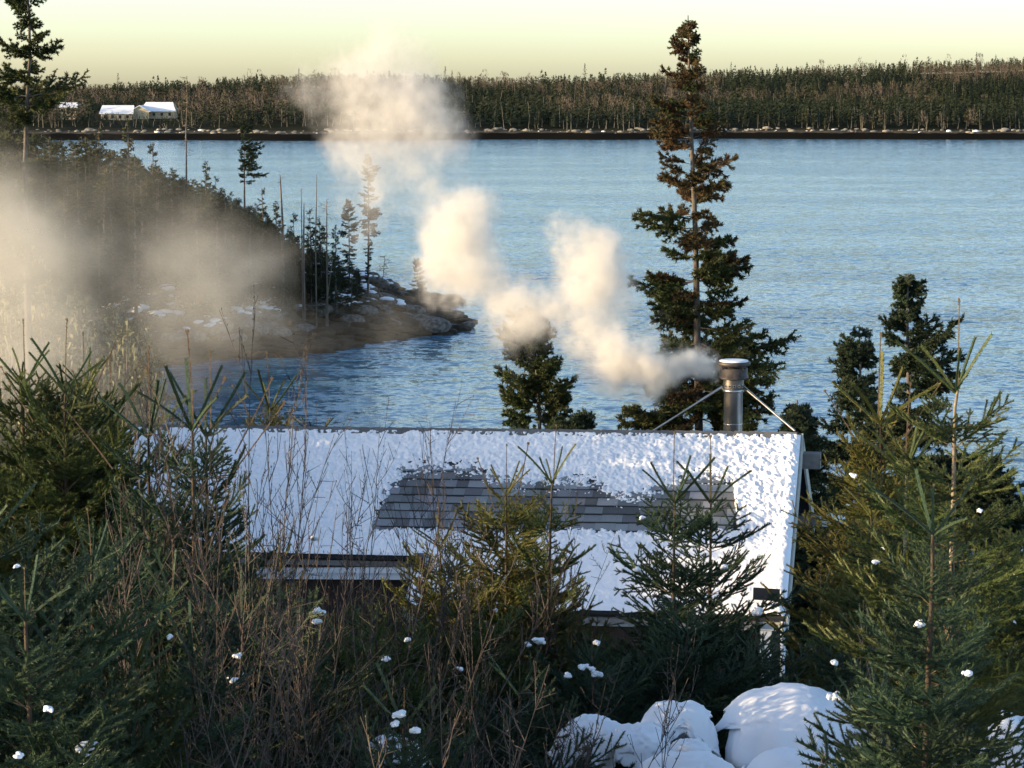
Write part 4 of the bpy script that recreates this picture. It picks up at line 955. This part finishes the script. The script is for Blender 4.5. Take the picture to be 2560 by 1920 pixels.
# ztop follows the wanted edge of the shade on roof and slope
for q, zt in [(-27.5, 17.9), (-26.6, 17.9), (-25.8, 17.95), (-25.0, 18.0), (-24.3, 18.05), (-23.7, 17.95), (-23.1, 17.6), (-22.5, 17.15), (-21.9, 16.85), (-21.2, 16.2), (-20.3, 16.2), (-19.3, 16.4), (-18.2, 16.6), (-17.0, 16.9),
              (-15.8, 17.25), (-14.5, 17.5), (-13.2, 17.8), (-12.0, 18.1), (-10.8, 18.4), (-9.6, 18.6), (-8.4, 18.8), (-7.2, 18.9)]:
    x = -8.2 + gs.normal() * .35; y = (.258 * x - q) / .966; screen_tree(x, y, zt + gs.normal() * .12)
    x = -10.4 + gs.normal() * .4; y = (.258 * x - q + .5) / .966; screen_tree(x, y, zt + .34 + gs.normal() * .12)
    x = -12.6 + gs.normal() * .4; y = (.258 * x - q) / .966; screen_tree(x, y, zt + .68 + gs.normal() * .12)
    x = -14.8 + gs.normal() * .4; y = (.258 * x - q + .4) / .966; screen_tree(x, y, zt + 1.02 + gs.normal() * .12)

# ---------------------------------------------------------------- young spruces in front
yt = young_spruce
T = {}
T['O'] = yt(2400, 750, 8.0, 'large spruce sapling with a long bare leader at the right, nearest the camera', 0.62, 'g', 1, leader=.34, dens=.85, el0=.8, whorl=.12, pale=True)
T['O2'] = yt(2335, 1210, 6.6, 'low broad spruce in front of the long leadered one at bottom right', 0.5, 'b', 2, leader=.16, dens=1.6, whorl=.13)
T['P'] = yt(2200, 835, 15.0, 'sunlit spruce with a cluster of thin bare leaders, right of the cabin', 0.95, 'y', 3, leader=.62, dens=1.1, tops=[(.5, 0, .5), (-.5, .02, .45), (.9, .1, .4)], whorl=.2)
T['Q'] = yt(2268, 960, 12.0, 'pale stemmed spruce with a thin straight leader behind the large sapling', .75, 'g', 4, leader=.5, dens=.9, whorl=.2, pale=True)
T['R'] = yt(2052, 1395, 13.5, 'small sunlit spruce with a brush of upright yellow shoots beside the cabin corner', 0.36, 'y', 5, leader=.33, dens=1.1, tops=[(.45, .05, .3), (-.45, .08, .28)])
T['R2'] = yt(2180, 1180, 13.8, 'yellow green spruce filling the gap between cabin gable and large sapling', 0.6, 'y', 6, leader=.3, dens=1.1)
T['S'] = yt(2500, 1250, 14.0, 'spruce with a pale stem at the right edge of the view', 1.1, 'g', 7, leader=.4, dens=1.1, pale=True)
T['S2'] = yt(2580, 1190, 10.5, 'spruce cut by the right edge with its limbs reaching in', 1.0, 'g', 8, leader=.35, dens=1.0)
T['M'] = yt(1685, 1082, 13.0, 'dark spruce with a bare leader and a V of shoots before the bare shingles', 0.8, 'b', 9, leader=.42, dens=0.85, el0=.85, whorl=.19)
T['N'] = yt(1779, 1088, 13.2, 'twin of the dark V topped spruce, its right hand neighbour', 0.8, 'b', 10, leader=.42, dens=0.85, el0=.85, whorl=.19)
T['K'] = yt(1266, 1112, 14.0, 'dense sunlit spruce with clustered leaders before the middle of the roof', 0.8, 'y', 11, leader=.33, dens=1.4, tops=[(.2, 0, .42), (-.25, .03, .36), (.5, .1, .33)], whorl=.16)
T['K2'] = yt(1325, 1330, 14.6, 'bushy lower spruce crowded behind the dense sunlit one', .8, 'y', 51, leader=.2, dens=1.4)
T['K3'] = yt(1205, 1345, 14.4, 'sunlit spruce shoulder at the left of the dense clustered one', .7, 'g', 52, leader=.2, dens=1.4)
T['V9'] = yt(835, 1500, 13.2, 'dark spruce in front of the shaded porch opening', .8, 'g', 53, leader=.2, dens=1.3)
T['V10'] = yt(965, 1440, 13.6, 'spruce standing under the step of the roof edge', .75, 'g', 54, leader=.2, dens=1.3)
T['V11'] = yt(700, 1470, 12.8, 'low dark spruce below the left end of the white porch beam', .8, 'b', 55, leader=.2, dens=1.3)
T['L'] = yt(1385, 1065, 13.5, 'slim spruce with a pale leader and long forked shoots right of the dense one', 0.5, 'g', 12, leader=.36, dens=.75, el0=1.0, whorl=.2)
T['J'] = yt(1095, 1245, 13.0, 'small spruce with a stout sunlit leader below the left end of the bare shingles', 0.72, 'y', 13, leader=.30, dens=1.2)
T['J2'] = yt(1160, 1480, 12.0, 'low spruce with snow lumps at the foot of the dense sunlit one', 0.95, 'g', 14, leader=.2, dens=1.15)
T['J3'] = yt(1480, 1580, 11.5, 'low dark spruce carrying the largest snow lumps, left of the boulders', 0.95, 'b', 15, leader=.18, dens=1.2)
T['J4'] = yt(1720, 1500, 11.8, 'dark low spruce behind the snowy boulders', 1.0, 'b', 16, leader=.2, dens=1.3)
T['J5'] = yt(1900, 1560, 12.2, 'dark low spruce under the cabin corner behind the biggest boulder', 0.9, 'b', 17, leader=.2, dens=1.1)
T['J6'] = yt(1300, 1640, 9.5, 'low spruce among the bare twigs at bottom centre', .8, 'b', 18, leader=.18, dens=1.4)
T['B'] = yt(58, 800, 11.0, 'leftmost sapling of the row with upcurved shoots, its thin leader bare', 1.0, 'g', 19, leader=.34, dens=1.0, el0=1.15, tops=[(-.4, .03, .32), (.45, .1, .3)])
T['B2'] = yt(160, 800, 10.8, 'second sapling from the left, with a stout leader and long whorls', 1.0, 'g', 20, leader=.36, dens=1.0, el0=1.15, tops=[(.35, .02, .36), (-.5, .08, .32)])
T['B3'] = yt(208, 832, 11.2, 'third sapling from the left, its leader close beside the second', .9, 'g', 21, leader=.3, dens=.9, el0=1.2, tops=[(.5, 0, .3)])
T['E'] = yt(272, 895, 11.8, 'sapling with a bundle of dark bare shoots at the left end of the roof', 0.6, 'g', 22, leader=.3, dens=1.0, el0=1.2, tops=[(.3, 0, .34), (-.3, 0, .3)])
T['F_'] = yt(370, 868, 10.0, 'dark sapling with a thick knobbly leader before the left roof end', 0.6, 'b', 23, leader=.42, dens=0.5, el0=1.2, tops=[(.5, 0, .42), (-.55, .06, .36), (.2, .12, .34)])
T['G'] = yt(478, 825, 9.8, 'tallest dark sapling with twin knobbly leaders before the roof', 0.62, 'b', 24, leader=.45, dens=0.5, el0=1.25, tops=[(-.25, .02, .4), (.6, .1, .4)])
T['H'] = yt(524, 878, 10.2, 'dark sapling with a reddish leader right of the twin leadered one', 0.6, 'b', 25, leader=.4, dens=0.5, el0=1.25, tops=[(.45, .0, .4)])
T['I'] = yt(672, 880, 29., 'bushy sunlit spruce with a yellow leader beyond the left half of the ridge', 1.0, 'y', 26, leader=.8, dens=1.0, el0=1.2, tops=[(.4, .2, .8), (-.4, .2, .8)], whorl=.3, base=13.0)
T['I2'] = yt(790, 1010, 29., 'small twiggy spruce top peeping over the ridge', .9, 'y', 27, leader=.5, dens=.7, el0=1.2, tops=[(.6, .0, .5)], whorl=.3, base=13.5)
T['A'] = yt(-60, 1130, 6.8, 'near spruce at the left edge with long bluish limbs reaching in', 1.0, 'b', 28, leader=.3, dens=1.15, el0=.8)
T['A2'] = yt(60, 1420, 6.4, 'near low bluish spruce at the bottom left corner', .8, 'b', 29, leader=.16, dens=1.2)
T['U'] = yt(340, 1560, 6.8, 'small spruce with star shaped whorls at bottom left', .42, 'g', 30, leader=.14, dens=1.3, whorl=.11)
T['V'] = yt(480, 1545, 7.2, 'small bluish spruce right of the star whorled one', .5, 'b', 31, leader=.14, dens=1.3, whorl=.12)
T['V2'] = yt(225, 1270, 8.6, 'mid sized dark spruce below the leftmost leaders', .95, 'b', 32, leader=.25, dens=1.15)
T['V3'] = yt(430, 1350, 8.4, 'dark spruce filling the slope under the knobbly leaders', .95, 'b', 33, leader=.25, dens=1.15)
T['V4'] = yt(600, 1430, 8.2, 'dark spruce in the shade behind the twigs at lower left', 0.9, 'b', 34, leader=.2, dens=1.3)
T['V5'] = yt(780, 1560, 9.4, 'shaded spruce with snow lumps inside the twig thicket', 0.9, 'g', 35, leader=.2, dens=1.1)
T['V6'] = yt(940, 1500, 10.2, 'spruce half hidden by the right part of the twig thicket', 0.95, 'g', 36, leader=.2, dens=1.3)
T['V7'] = yt(700, 1300, 12.4, 'sapling with pale shoots before the left eave', 0.5, 'y', 37, leader=.3, dens=.9, el0=1.2)
T['V8'] = yt(565, 1400, 12.0, 'spruce behind the dark saplings below the left eave', .9, 'g', 38, leader=.25, dens=1.2)
T['W1'] = yt(1010, 1720, 7.6, 'low spruce at the bottom edge under the twig thicket', .7, 'b', 39, leader=.14, dens=1.2)
T['W2'] = yt(2160, 1500, 10.6, 'dark spruce between the sunlit brush and the large sapling', .75, 'b', 40, leader=.2, dens=1.2)
T['W3'] = yt(2190, 1715, 7.4, 'dark spruce spreading bristly limbs over the biggest boulder', 0.42, 'b', 41, leader=.12, dens=1.2)
for i, (px, py, s, Y, k) in enumerate([(1345, 1602, 38, 11.2, 'J2'), (1322, 1612, 26, 11.2, 'J2'), (1490, 1683, 34, 10.6, 'J3'), (1458, 1668, 30, 10.6, 'J3'), (1478, 1672, 26, 10.55, 'J3'), (1420, 1690, 30, 10.6, 'J3'), (1492, 1605, 28, 10.9, 'J3'), (1470, 1618, 18, 10.9, 'J3'), (1500, 1712, 18, 10.6, 'J3'),
        (963, 1648, 28, 9.4, 'V6'), (1020, 1598, 22, 9.6, 'V6'), (1020, 1612, 18, 9.6, 'V6'), (1000, 1785, 40, 7.0, 'W1'), (985, 1810, 34, 7.0, 'W1'), (1040, 1825, 34, 7.0, 'W1'), (1150, 1672, 20, 9., 'J6'), (1175, 1655, 16, 9., 'J6'),
        (2298, 1560, 42, 7.1, 'O'), (2085, 1655, 30, 9.9, 'W2'), (2078, 1640, 18, 9.9, 'W2'), (2421, 1683, 36, 6.0, 'O2'), (2243, 1868, 18, 6.1, 'O2'), (2322, 1624, 18, 7.1, 'O'), (2090, 1742, 42, 6.9, 'W3'), (2165, 1740, 26, 6.9, 'W3'), (2222, 1744, 24, 6.9, 'W3'),
        (2212, 1372, 26, 11.2, 'R2'), (2190, 1405, 24, 11.2, 'R2'), (2132, 1188, 24, 13.2, 'R2'), (2530, 1556, 30, 12.8, 'S'), (2450, 1275, 22, 7.4, 'O'), (2540, 1440, 24, 12.9, 'S'),
        (1605, 1294, 20, 12.4, 'M'), (1590, 1424, 24, 12.2, 'M'), (1812, 1416, 24, 12.3, 'N'), (1775, 1212, 14, 12.9, 'N'), (1742, 1560, 16, 12., 'M'), (1890, 1530, 44, 12.6, 'N'), (1690, 1800, 1, 12, 'M'),
        (1418, 1300, 12, 13.1, 'L'), (1195, 1385, 14, 13.2, 'K'), (1243, 1360, 10, 13.2, 'K'), (1238, 1525, 20, 12.9, 'K'), (1300, 1480, 14, 12.9, 'K'),
        (785, 1345, 30, 11.9, 'V7'), (800, 1530, 44, 8.7, 'V5'), (790, 1552, 30, 8.7, 'V5'), (595, 1640, 26, 7.6, 'V4'), (580, 1700, 36, 7.5, 'V4'), (612, 1690, 24, 7.5, 'V4'),
        (120, 1770, 34, 5.9, 'A2'), (215, 1868, 60, 6.2, 'A2'), (215, 1895, 50, 6.2, 'A2'), (45, 1890, 34, 5.8, 'A2'), (425, 1590, 26, 6.9, 'V'), (250, 1540, 16, 8., 'V2'), (42, 1415, 20, 6.3, 'A2'), (308, 1255, 14, 9.8, 'V2'), (70, 1640, 16, 6., 'A2')]):
    if s > 19: clump(T[k], px, py, Y + .13, s * .85, i)

# ---------------------------------------------------------------- leafless alders and birches
def stem_mesh(seed, H=2.6, ntw=26, lean=.15, thin=1.):
    g = np.random.default_rng(seed); k = 9; t = np.linspace(0, 1, k); b = g.normal(size=4)
    ax = np.stack([lean * H * t ** 1.3 * b[0] + .03 * H * np.sin(t * 6 + b[1]), lean * H * t ** 1.3 * b[2] + .03 * H * np.sin(t * 5 + b[3]), H * t], 1)
    A, B, r0, r1 = [], [], [], []; rr = .0085 * thin
    for i in range(k - 1): A.append(ax[i]); B.append(ax[i + 1]); r0.append(rr * (1 - .85 * t[i])); r1.append(rr * (1 - .85 * t[i + 1]))
    for j in range(ntw):
        f = .22 + .74 * (j + g.random()) / ntw; q = np.array([np.interp(f, t, ax[:, c]) for c in range(3)]); az = g.random() * 6.28; e = .95 + .25 * g.normal()
        L = H * .26 * (1 - f * .75) * (.5 + .9 * g.random()); d = np.array([math.cos(az) * math.cos(e), math.sin(az) * math.cos(e), math.sin(e)]); pt = q
        for s in range(3):
            d2 = d + np.array([0, 0, .18]) + g.normal(size=3) * .14; d2 /= np.linalg.norm(d2); nx_ = pt + d2 * L / 3
            A.append(pt); B.append(nx_); ra = rr * .42 * (1 - s * .25) * (1 - f * .4); r0.append(ra); r1.append(ra * .75)
            if s > 0 or g.random() < .4:
                d3 = d2 + g.normal(size=3) * .45; d3 /= np.linalg.norm(d3); A.append(pt); B.append(pt + d3 * L * .35); r0.append(rr * .22); r1.append(rr * .14)
            pt = nx_; d = d2
        nb = 5
        for s in range(nb):      # buds
            c = q + (pt - q) * (s + 1) / nb; A.append(c); B.append(c + np.array([g.normal() * .003, g.normal() * .003, .008])); r0.append(rr * .34); r1.append(rr * .1)
    m = MB(); V, T_ = prisms(A, B, np.array(r0), np.array(r1)); m.add(V, T_); return m.me('stem', [M_alder])
STEMS = [stem_mesh(s) for s in range(12)]
def alder(px, py, Y, label, n, spread=.3, lean=(0, 0), seed=0, vary=.3):
    g = np.random.default_rng(300 + seed); p = at(px, py, Y); x, y = p[0] - lean[0] * .8, Y - lean[1] * .8; z0 = gz(x, y) - .1; H = p[2] - z0
    t = empty('leafless_shrub', (x, y, z0), label, 'shrub', 'leafless shrubs between camera and cabin')
    for i in range(n):
        h = H * (1 if i == 0 else 1 - vary * g.random()); s = h / 2.6
        lx = lean[0] / H + g.normal() * spread * .35; ly = lean[1] / H + g.normal() * spread * .3
        M_ = Matrix(((1, 0, lx, 0), (0, 1, ly, 0), (0, 0, 1, 0), (0, 0, 0, 1)))
        obj('stem', STEMS[g.integers(12)], t, mat=Matrix.Translation((g.normal() * .12, g.normal() * .12, 0)) @ M_ @ Matrix.Rotation(g.random() * 6.28, 4, 'Z') @ Matrix.Diagonal((.9, .9, s, 1)))
    return t
alder(668, 765, 10.5, 'tallest slender leafless birch, its thin tip crossing the cove', 3, .12, seed=1, vary=.35)
alder(730, 830, 10.8, 'leafless birch leaning right of the tallest slender one', 3, .2, (.25, 0), 2)
alder(560, 930, 9.8, 'reddish leafless shrub against the left part of the snowy roof', 6, .35, seed=3)
alder(640, 1020, 9.4, 'broad many stemmed leafless shrub before the left roof', 9, .4, seed=4)
alder(760, 1060, 11.5, 'thin leafless sapling with a forked top at the left of the roof', 4, .25, seed=5)
alder(845, 1150, 11., 'leafless shrub at the left edge of the bare shingle patch', 5, .3, seed=6)
alder(950, 1130, 12.5, 'slim leafless sapling with a snow dab at its tip before the roof', 2, .15, seed=7)
alder(1035, 1015, 12.0, 'pale leafless birch crossing the bare shingle patch', 4, .16, seed=8)
alder(1145, 1020, 12.4, 'second pale leafless birch right of the one on the shingle patch', 3, .12, seed=9)
alder(1195, 1180, 12.8, 'short leafless birch beside the dense sunlit spruce', 3, .2, seed=10)
for i, (px, py, Y, n, lab) in enumerate([(520, 1330, 7.6, 10, 'grey twig thicket at the lower left, leftmost clump'), (610, 1380, 7.4, 11, 'grey twig thicket just right of the leftmost clump'), (700, 1340, 7.8, 12, 'tall middle clump of the twig thicket'), (790, 1400, 8.0, 11, 'clump of the twig thicket under the white porch beam'),
        (880, 1460, 8.2, 10, 'clump of the twig thicket below the dark porch opening'), (960, 1520, 7.8, 9, 'clump of the twig thicket left of the low spruces'), (1060, 1560, 8.0, 8, 'thin clump of the twig thicket before the low spruces'), (640, 1560, 6.4, 9, 'lowest clump of the twig thicket at the bottom edge'),
        (840, 1640, 6.6, 8, 'bottom clump of the thicket below the middle one')]):
    alder(px, py, Y, lab, n if i < 4 else n - 3, .42, (.15 * (i % 3), 0), 20 + i, .35)
for i, (px, py, Y, ln, lab) in enumerate([(1240, 1640, 7.8, .5, 'pale twigs leaning right over the low spruce at bottom centre'), (1380, 1560, 8.6, .2, 'spindly upright shrub left of the snowy boulders'), (1440, 1570, 9.0, .1, 'spindly shrub before the spruce with large snow lumps'), (1330, 1720, 6.6, .5, 'low twigs at the bottom edge left of the boulders')]):
    alder(px, py, Y, lab, 4, .3, (ln, 0), 40 + i)
alder(1060, 1220, 13.4, 'brown leafless shrub under the bare shingles left of the dense spruce', 6, .35, seed=50)
alder(330, 1230, 7.6, 'thin leafless whips before the dark spruces at left', 4, .3, (-.2, 0), 51)
alder(2290, 1440, 9.6, 'thin pale whips in front of the large sapling at right', 2, .15, seed=52)
alder(2120, 1560, 9.2, 'short pale whips rising beside the biggest boulder', 2, .15, seed=53)

# ---------------------------------------------------------------- boulders under snow, bottom right
def boulder(px0, px1, top, hz, Y, label, seed, dy=1.15, rock=M_rock, face=0.):
    """a rock under its own overhanging cushion of snow; hz: half thickness of the cushion in metres"""
    g = np.random.default_rng(seed); c = at((px0 + px1) / 2, top, Y); wx = (px1 - px0) / 2 / F * Y; wy = wx * dy
    base = gz(c[0], Y) - .3; t = empty('boulder', (c[0], Y, base), label, 'boulder', 'snow covered boulders at bottom right'); zt_ = c[2] - base
    V, Tq = blob(seed, 5, .30, 1.0); rr_ = np.linalg.norm(V, axis=1)[:, None]
    P = V / (np.abs(V) ** 2.25).sum(1)[:, None] ** (1 / 2.25) * rr_
    n1 = (vnoise(V[:, 0] + 5, V[:, 1] * .8 + V[:, 2] * .6 + 5, .42, seed) - .5)[:, None]; n2 = (vnoise(V[:, 0] + 5, V[:, 1] + V[:, 2] + 5, .16, seed + 1) - .5)[:, None]; n3 = (vnoise(V[:, 0] * 1.3 + 5, V[:, 1] + V[:, 2] + 5, .05, seed + 2) - .5)[:, None]
    hr = max(.3, zt_ - hz); Rk = P * (1 + .16 * n1 + .10 * n2) * [wx * .90, wy * .86, hr * .55]; m = MB(); m.add(Rk + [face * wx, 0, zt_ - hz * 1.25 - hr * .66], Tq); obj('rock', m.me('rock', [rock], True), t)
    eq = np.exp(-(P[:, 2:3] / .55) ** 2)
    Sx = P * [wx, wy, hz] * (1 + .42 * n1 + (.18 * n1 + .12 * n2) * eq) + V * (n3 * .014 + n2 * .012)
    # the cushion droops where it hangs over the rim, unevenly
    dr = (Sx[:, 0] / wx) ** 2 + (Sx[:, 1] / wy) ** 2
    Sx[:, 2] -= np.clip(dr, 0, 1.2) ** 2 * hz * (.5 + 1.6 * (n1[:, 0] + .25))
    Sx[:, 2] -= Sx[:, 0] * g.normal() * .08
    m = MB(); m.add(Sx + [0, 0, zt_ - hz], Tq); obj('snow_cap', m.me('snow_cap', [M_snow], True), t)
    return t
boulder(1385, 1580, 1797, .06, 10.0, 'leftmost snow capped boulder with a dark hollow under its left side', 61, .9, M_rockd, .08)
boulder(1500, 1680, 1818, .055, 9.8, 'low snow covered boulder between the leftmost and the split faced one', 62, 1.0)
boulder(1600, 1800, 1759, .065, 10.0, 'snow capped boulder whose bare rock face shows on its right', 63, .95, M_rock, .14)
boulder(1790, 2165, 1731, .085, 10.1, 'biggest boulder under one smooth thick cushion of snow', 64, .95)
boulder(1570, 1850, 1884, .07, 9.0, 'snow mound cut by the bottom edge in front of the boulders', 65, 1.0)
boulder(1860, 2200, 1886, .06, 9.2, 'flat snow covered rock at the bottom edge right of the mound', 66, 1.0)
boulder(1655, 1790, 1848, .06, 9.55, 'little snow hump tucked under the split faced boulder', 69, 1.0)
boulder(2455, 2640, 1788, .11, 9.6, 'snow capped grey boulder in the bottom right corner', 67, 1.0)
boulder(2120, 2420, 1830, .10, 9.8, 'snowy rock behind the stems of the large sapling', 68, 1.0)
for i, (a, b, c, Y) in enumerate([(150, 320, 1855, 8.4), (-60, 100, 1885, 7.6), (900, 1080, 1850, 9.2)]):
    boulder(a, b, c, .06, Y, ['snow mound showing between the branches at bottom left', 'snow mound in the bottom left corner', 'snowy hummock inside the twig thicket'][i], 80 + i, 1.0)

# ---------------------------------------------------------------- smoke: real density grids
def smoke(name, label, puffs, voxel, col, dens, warp, n_scale, thr, aniso=.15, seed=0., rs=1.):
    """puffs: (px, py, metres away, radius in photo pixels, strength)"""
    Pw = [(at(a, b, Y), r * rs / F * Y, s) for a, b, Y, r, s in puffs]
    lo = np.min([p - r * 1.15 for p, r, s in Pw], 0); hi = np.max([p + r * 1.15 for p, r, s in Pw], 0)
    mt_ = bpy.data.materials.new(name); mt_.use_nodes = True; n = mt_.node_tree.nodes; n.clear()
    pv = n.new('ShaderNodeVolumePrincipled'); pv.inputs['Color'].default_value = (*col, 1); pv.inputs['Density'].default_value = dens; pv.inputs['Anisotropy'].default_value = aniso
    out = n.new('ShaderNodeOutputMaterial'); mt_.node_tree.links.new(pv.outputs[0], out.inputs['Volume'])
    ng = bpy.data.node_groups.new(name, 'GeometryNodeTree'); ng.interface.new_socket('Geometry', in_out='INPUT', socket_type='NodeSocketGeometry'); ng.interface.new_socket('Geometry', in_out='OUTPUT', socket_type='NodeSocketGeometry')
    N_ = ng.nodes; L = ng.links
    def M(op, a, b=None, c=None, clamp=False):
        x = N_.new('ShaderNodeMath'); x.operation = op; x.use_clamp = clamp
        for i, v in enumerate((a, b, c)):
            if v is None: continue
            if isinstance(v, (int, float)): x.inputs[i].default_value = v
            else: L.new(v, x.inputs[i])
        return x.outputs[0]
    pos = N_.new('GeometryNodeInputPosition').outputs[0]
    def noise3(scale, detail, vec=pos, off=0.):
        ad = N_.new('ShaderNodeVectorMath'); ad.operation = 'ADD'; L.new(vec, ad.inputs[0]); ad.inputs[1].default_value = (off + seed, off * 1.7, off * .3)
        z = N_.new('ShaderNodeTexNoise'); z.inputs['Scale'].default_value = scale; z.inputs['Detail'].default_value = detail; z.inputs['Roughness'].default_value = .6; L.new(ad.outputs[0], z.inputs['Vector']); return z
    q = pos
    for (sc, amp, off) in warp:
        z = noise3(sc, 2, q, off); sb = N_.new('ShaderNodeVectorMath'); sb.operation = 'SUBTRACT'; L.new(z.outputs['Color'], sb.inputs[0]); sb.inputs[1].default_value = (.5, .5, .5)
        mu = N_.new('ShaderNodeVectorMath'); mu.operation = 'SCALE'; L.new(sb.outputs[0], mu.inputs[0]); mu.inputs[3].default_value = amp
        ad = N_.new('ShaderNodeVectorMath'); ad.operation = 'ADD'; L.new(q, ad.inputs[0]); L.new(mu.outputs[0], ad.inputs[1]); q = ad.outputs[0]
    S = Q = None
    for p, r, s in Pw:
        dn = N_.new('ShaderNodeVectorMath'); dn.operation = 'DISTANCE'; L.new(q, dn.inputs[0]); dn.inputs[1].default_value = tuple(p)
        x = M('MULTIPLY', dn.outputs['Value'], 1 / r); x = M('MULTIPLY', x, x); x = M('SUBTRACT', 1.0, x, clamp=True); x = M('MULTIPLY', x, x)
        S = x if S is None else M('ADD', S, x); y = M('MULTIPLY', x, s); Q = y if Q is None else M('ADD', Q, y)
    nn = noise3(n_scale, 5, pos, 3.).outputs[0]; nf = noise3(n_scale * 3.1, 4, pos, 9.).outputs[0]
    e = M('MULTIPLY_ADD', nn, .58, M('MULTIPLY', nf, .42)); e = M('SUBTRACT', e, .34); e = M('MULTIPLY', e, thr)
    Sc = M('MINIMUM', M('POWER', M('MULTIPLY', S, .62), .8), 1.5); d = M('MAXIMUM', M('SUBTRACT', Sc, e), 0.)
    A = M('DIVIDE', Q, M('ADD', S, .0001)); d = M('MULTIPLY', M('MULTIPLY', d, d), A)
    vc = N_.new('GeometryNodeVolumeCube'); L.new(d, vc.inputs['Density']); vc.inputs['Min'].default_value = tuple(lo); vc.inputs['Max'].default_value = tuple(hi)
    for k, ax in enumerate('XYZ'): vc.inputs['Resolution ' + ax].default_value = int(max(8, (hi - lo)[k] / voxel))
    sm_ = N_.new('GeometryNodeSetMaterial'); sm_.inputs['Material'].default_value = mt_; L.new(vc.outputs[0], sm_.inputs[0])
    go = N_.new('NodeGroupOutput'); L.new(sm_.outputs[0], go.inputs[0])
    me = bpy.data.meshes.new(name); me.from_pydata([tuple(lo), tuple(hi)], [], []); me.materials.append(mt_)
    o = obj(name, me, kind='stuff', label=label, category='smoke'); md = o.modifiers.new('smoke', 'NODES'); md.node_group = ng
    print(name, 'voxels', int(np.prod((hi - lo) / voxel)), lo, hi); return o
PL = [(1785, 938, 25.2, 34, 2.6), (1755, 935, 25.2, 46, 2.4), (1710, 925, 25.2, 62, 2.0), (1650, 912, 25.2, 80, 1.6), (1595, 935, 25.2, 84, 1.4), (1640, 970, 25.2, 58, 0.9), (1545, 965, 25.2, 55, 0.725), (1540, 900, 25.3, 74, 0.8),
      (1490, 870, 25.4, 80, 0.7), (1500, 920, 25.4, 55, 0.58), (1440, 810, 25.5, 92, 0.75), (1500, 740, 25.6, 84, 0.9), (1490, 670, 25.7, 86, 1.0), (1440, 600, 25.8, 84, 1.0), (1520, 600, 25.8, 62, 0.9), (1400, 570, 25.8, 52, 0.8), (1540, 680, 25.7, 56, 0.8), (1560, 800, 25.6, 60, 0.725), (1590, 745, 25.6, 45, 0.58),
      (1380, 760, 25.7, 84, 0.6), (1320, 760, 25.8, 72, 0.725), (1270, 740, 25.9, 69, 0.388), (1300, 830, 25.9, 80, 0.333), (1250, 880, 26., 80, 0.275), (1290, 800, 25.9, 60, .2),
      (1220, 690, 26., 80, 0.612), (1190, 650, 26., 80, 0.507), (1150, 600, 26.1, 96, 0.6), (1195, 540, 26.1, 76, 0.62), (1110, 545, 26.1, 78, 0.725), (1210, 500, 26.1, 55, 0.725), (1090, 640, 26.2, 89, 0.69), (1100, 700, 26.3, 92, 0.612), (1200, 760, 26.3, 103, 0.476),
      (1010, 480, 26.3, 105, 0.28), (1100, 430, 26.3, 90, 0.24), (900, 450, 26.4, 90, 0.319), (860, 385, 26.4, 70, 0.406), (880, 540, 26.4, 70, 0.319), (925, 610, 26.4, 60, 0.32), (960, 360, 26.4, 100, 0.28), (1050, 320, 26.4, 110, 0.32), (1130, 330, 26.4, 70, 0.24),
      (920, 270, 26.5, 110, 0.29), (1020, 230, 26.5, 110, 0.29), (840, 220, 26.5, 110, 0.24), (1090, 250, 26.5, 90, 0.24), (970, 150, 26.6, 100, 0.15), (975, 80, 26.6, 60, 0.17), (900, 160, 26.6, 80, 0.12), (1040, 150, 26.6, 70, 0.1), (760, 230, 26.6, 80, 0.14)]
smoke('chimney_smoke', 'cream smoke billowing from the steel chimney and drifting up to the left', PL, .022, (.96, .93, .88), 8.5, [(.9, .45, 1.), (2.4, .34, 5.), (6., .16, 2.), (14., .06, 6.)], 3.2, 2.9, rs=1.62)
DL = [(-20, 640, 40, 300, 1.3), (10, 840, 40, 300, 1.3), (-60, 480, 40, 240, 1.0), (130, 760, 41, 240, .7), (130, 560, 41, 220, .4), (330, 560, 42, 190, .6), (330, 780, 42, 220, .8), (500, 620, 43, 200, .9), (610, 700, 43, 170, 1.5), (480, 740, 43, 200, .9), (660, 800, 44, 150, 1.3), (560, 880, 44, 190, .6),
      (400, 920, 44, 210, .5), (800, 860, 45, 160, .5), (950, 820, 46, 120, .6), (1050, 790, 46, 100, .6), (700, 640, 44, 110, .6), (420, 440, 43, 150, .3), (250, 400, 42, 160, .2), (60, 1030, 41, 240, .9), (250, 1040, 42, 200, .4), (400, 1060, 43, 170, .2), (1000, 880, 46, 90, .2)]
smoke('drifting_smoke', 'thin grey smoke hanging over the wood and cove at left', DL, .085, (.97, .93, .84), .38, [(.35, 1.5, 1.), (1.2, .7, 4.), (3., .25, 7.)], .9, 1.7, seed=4., rs=1.25)
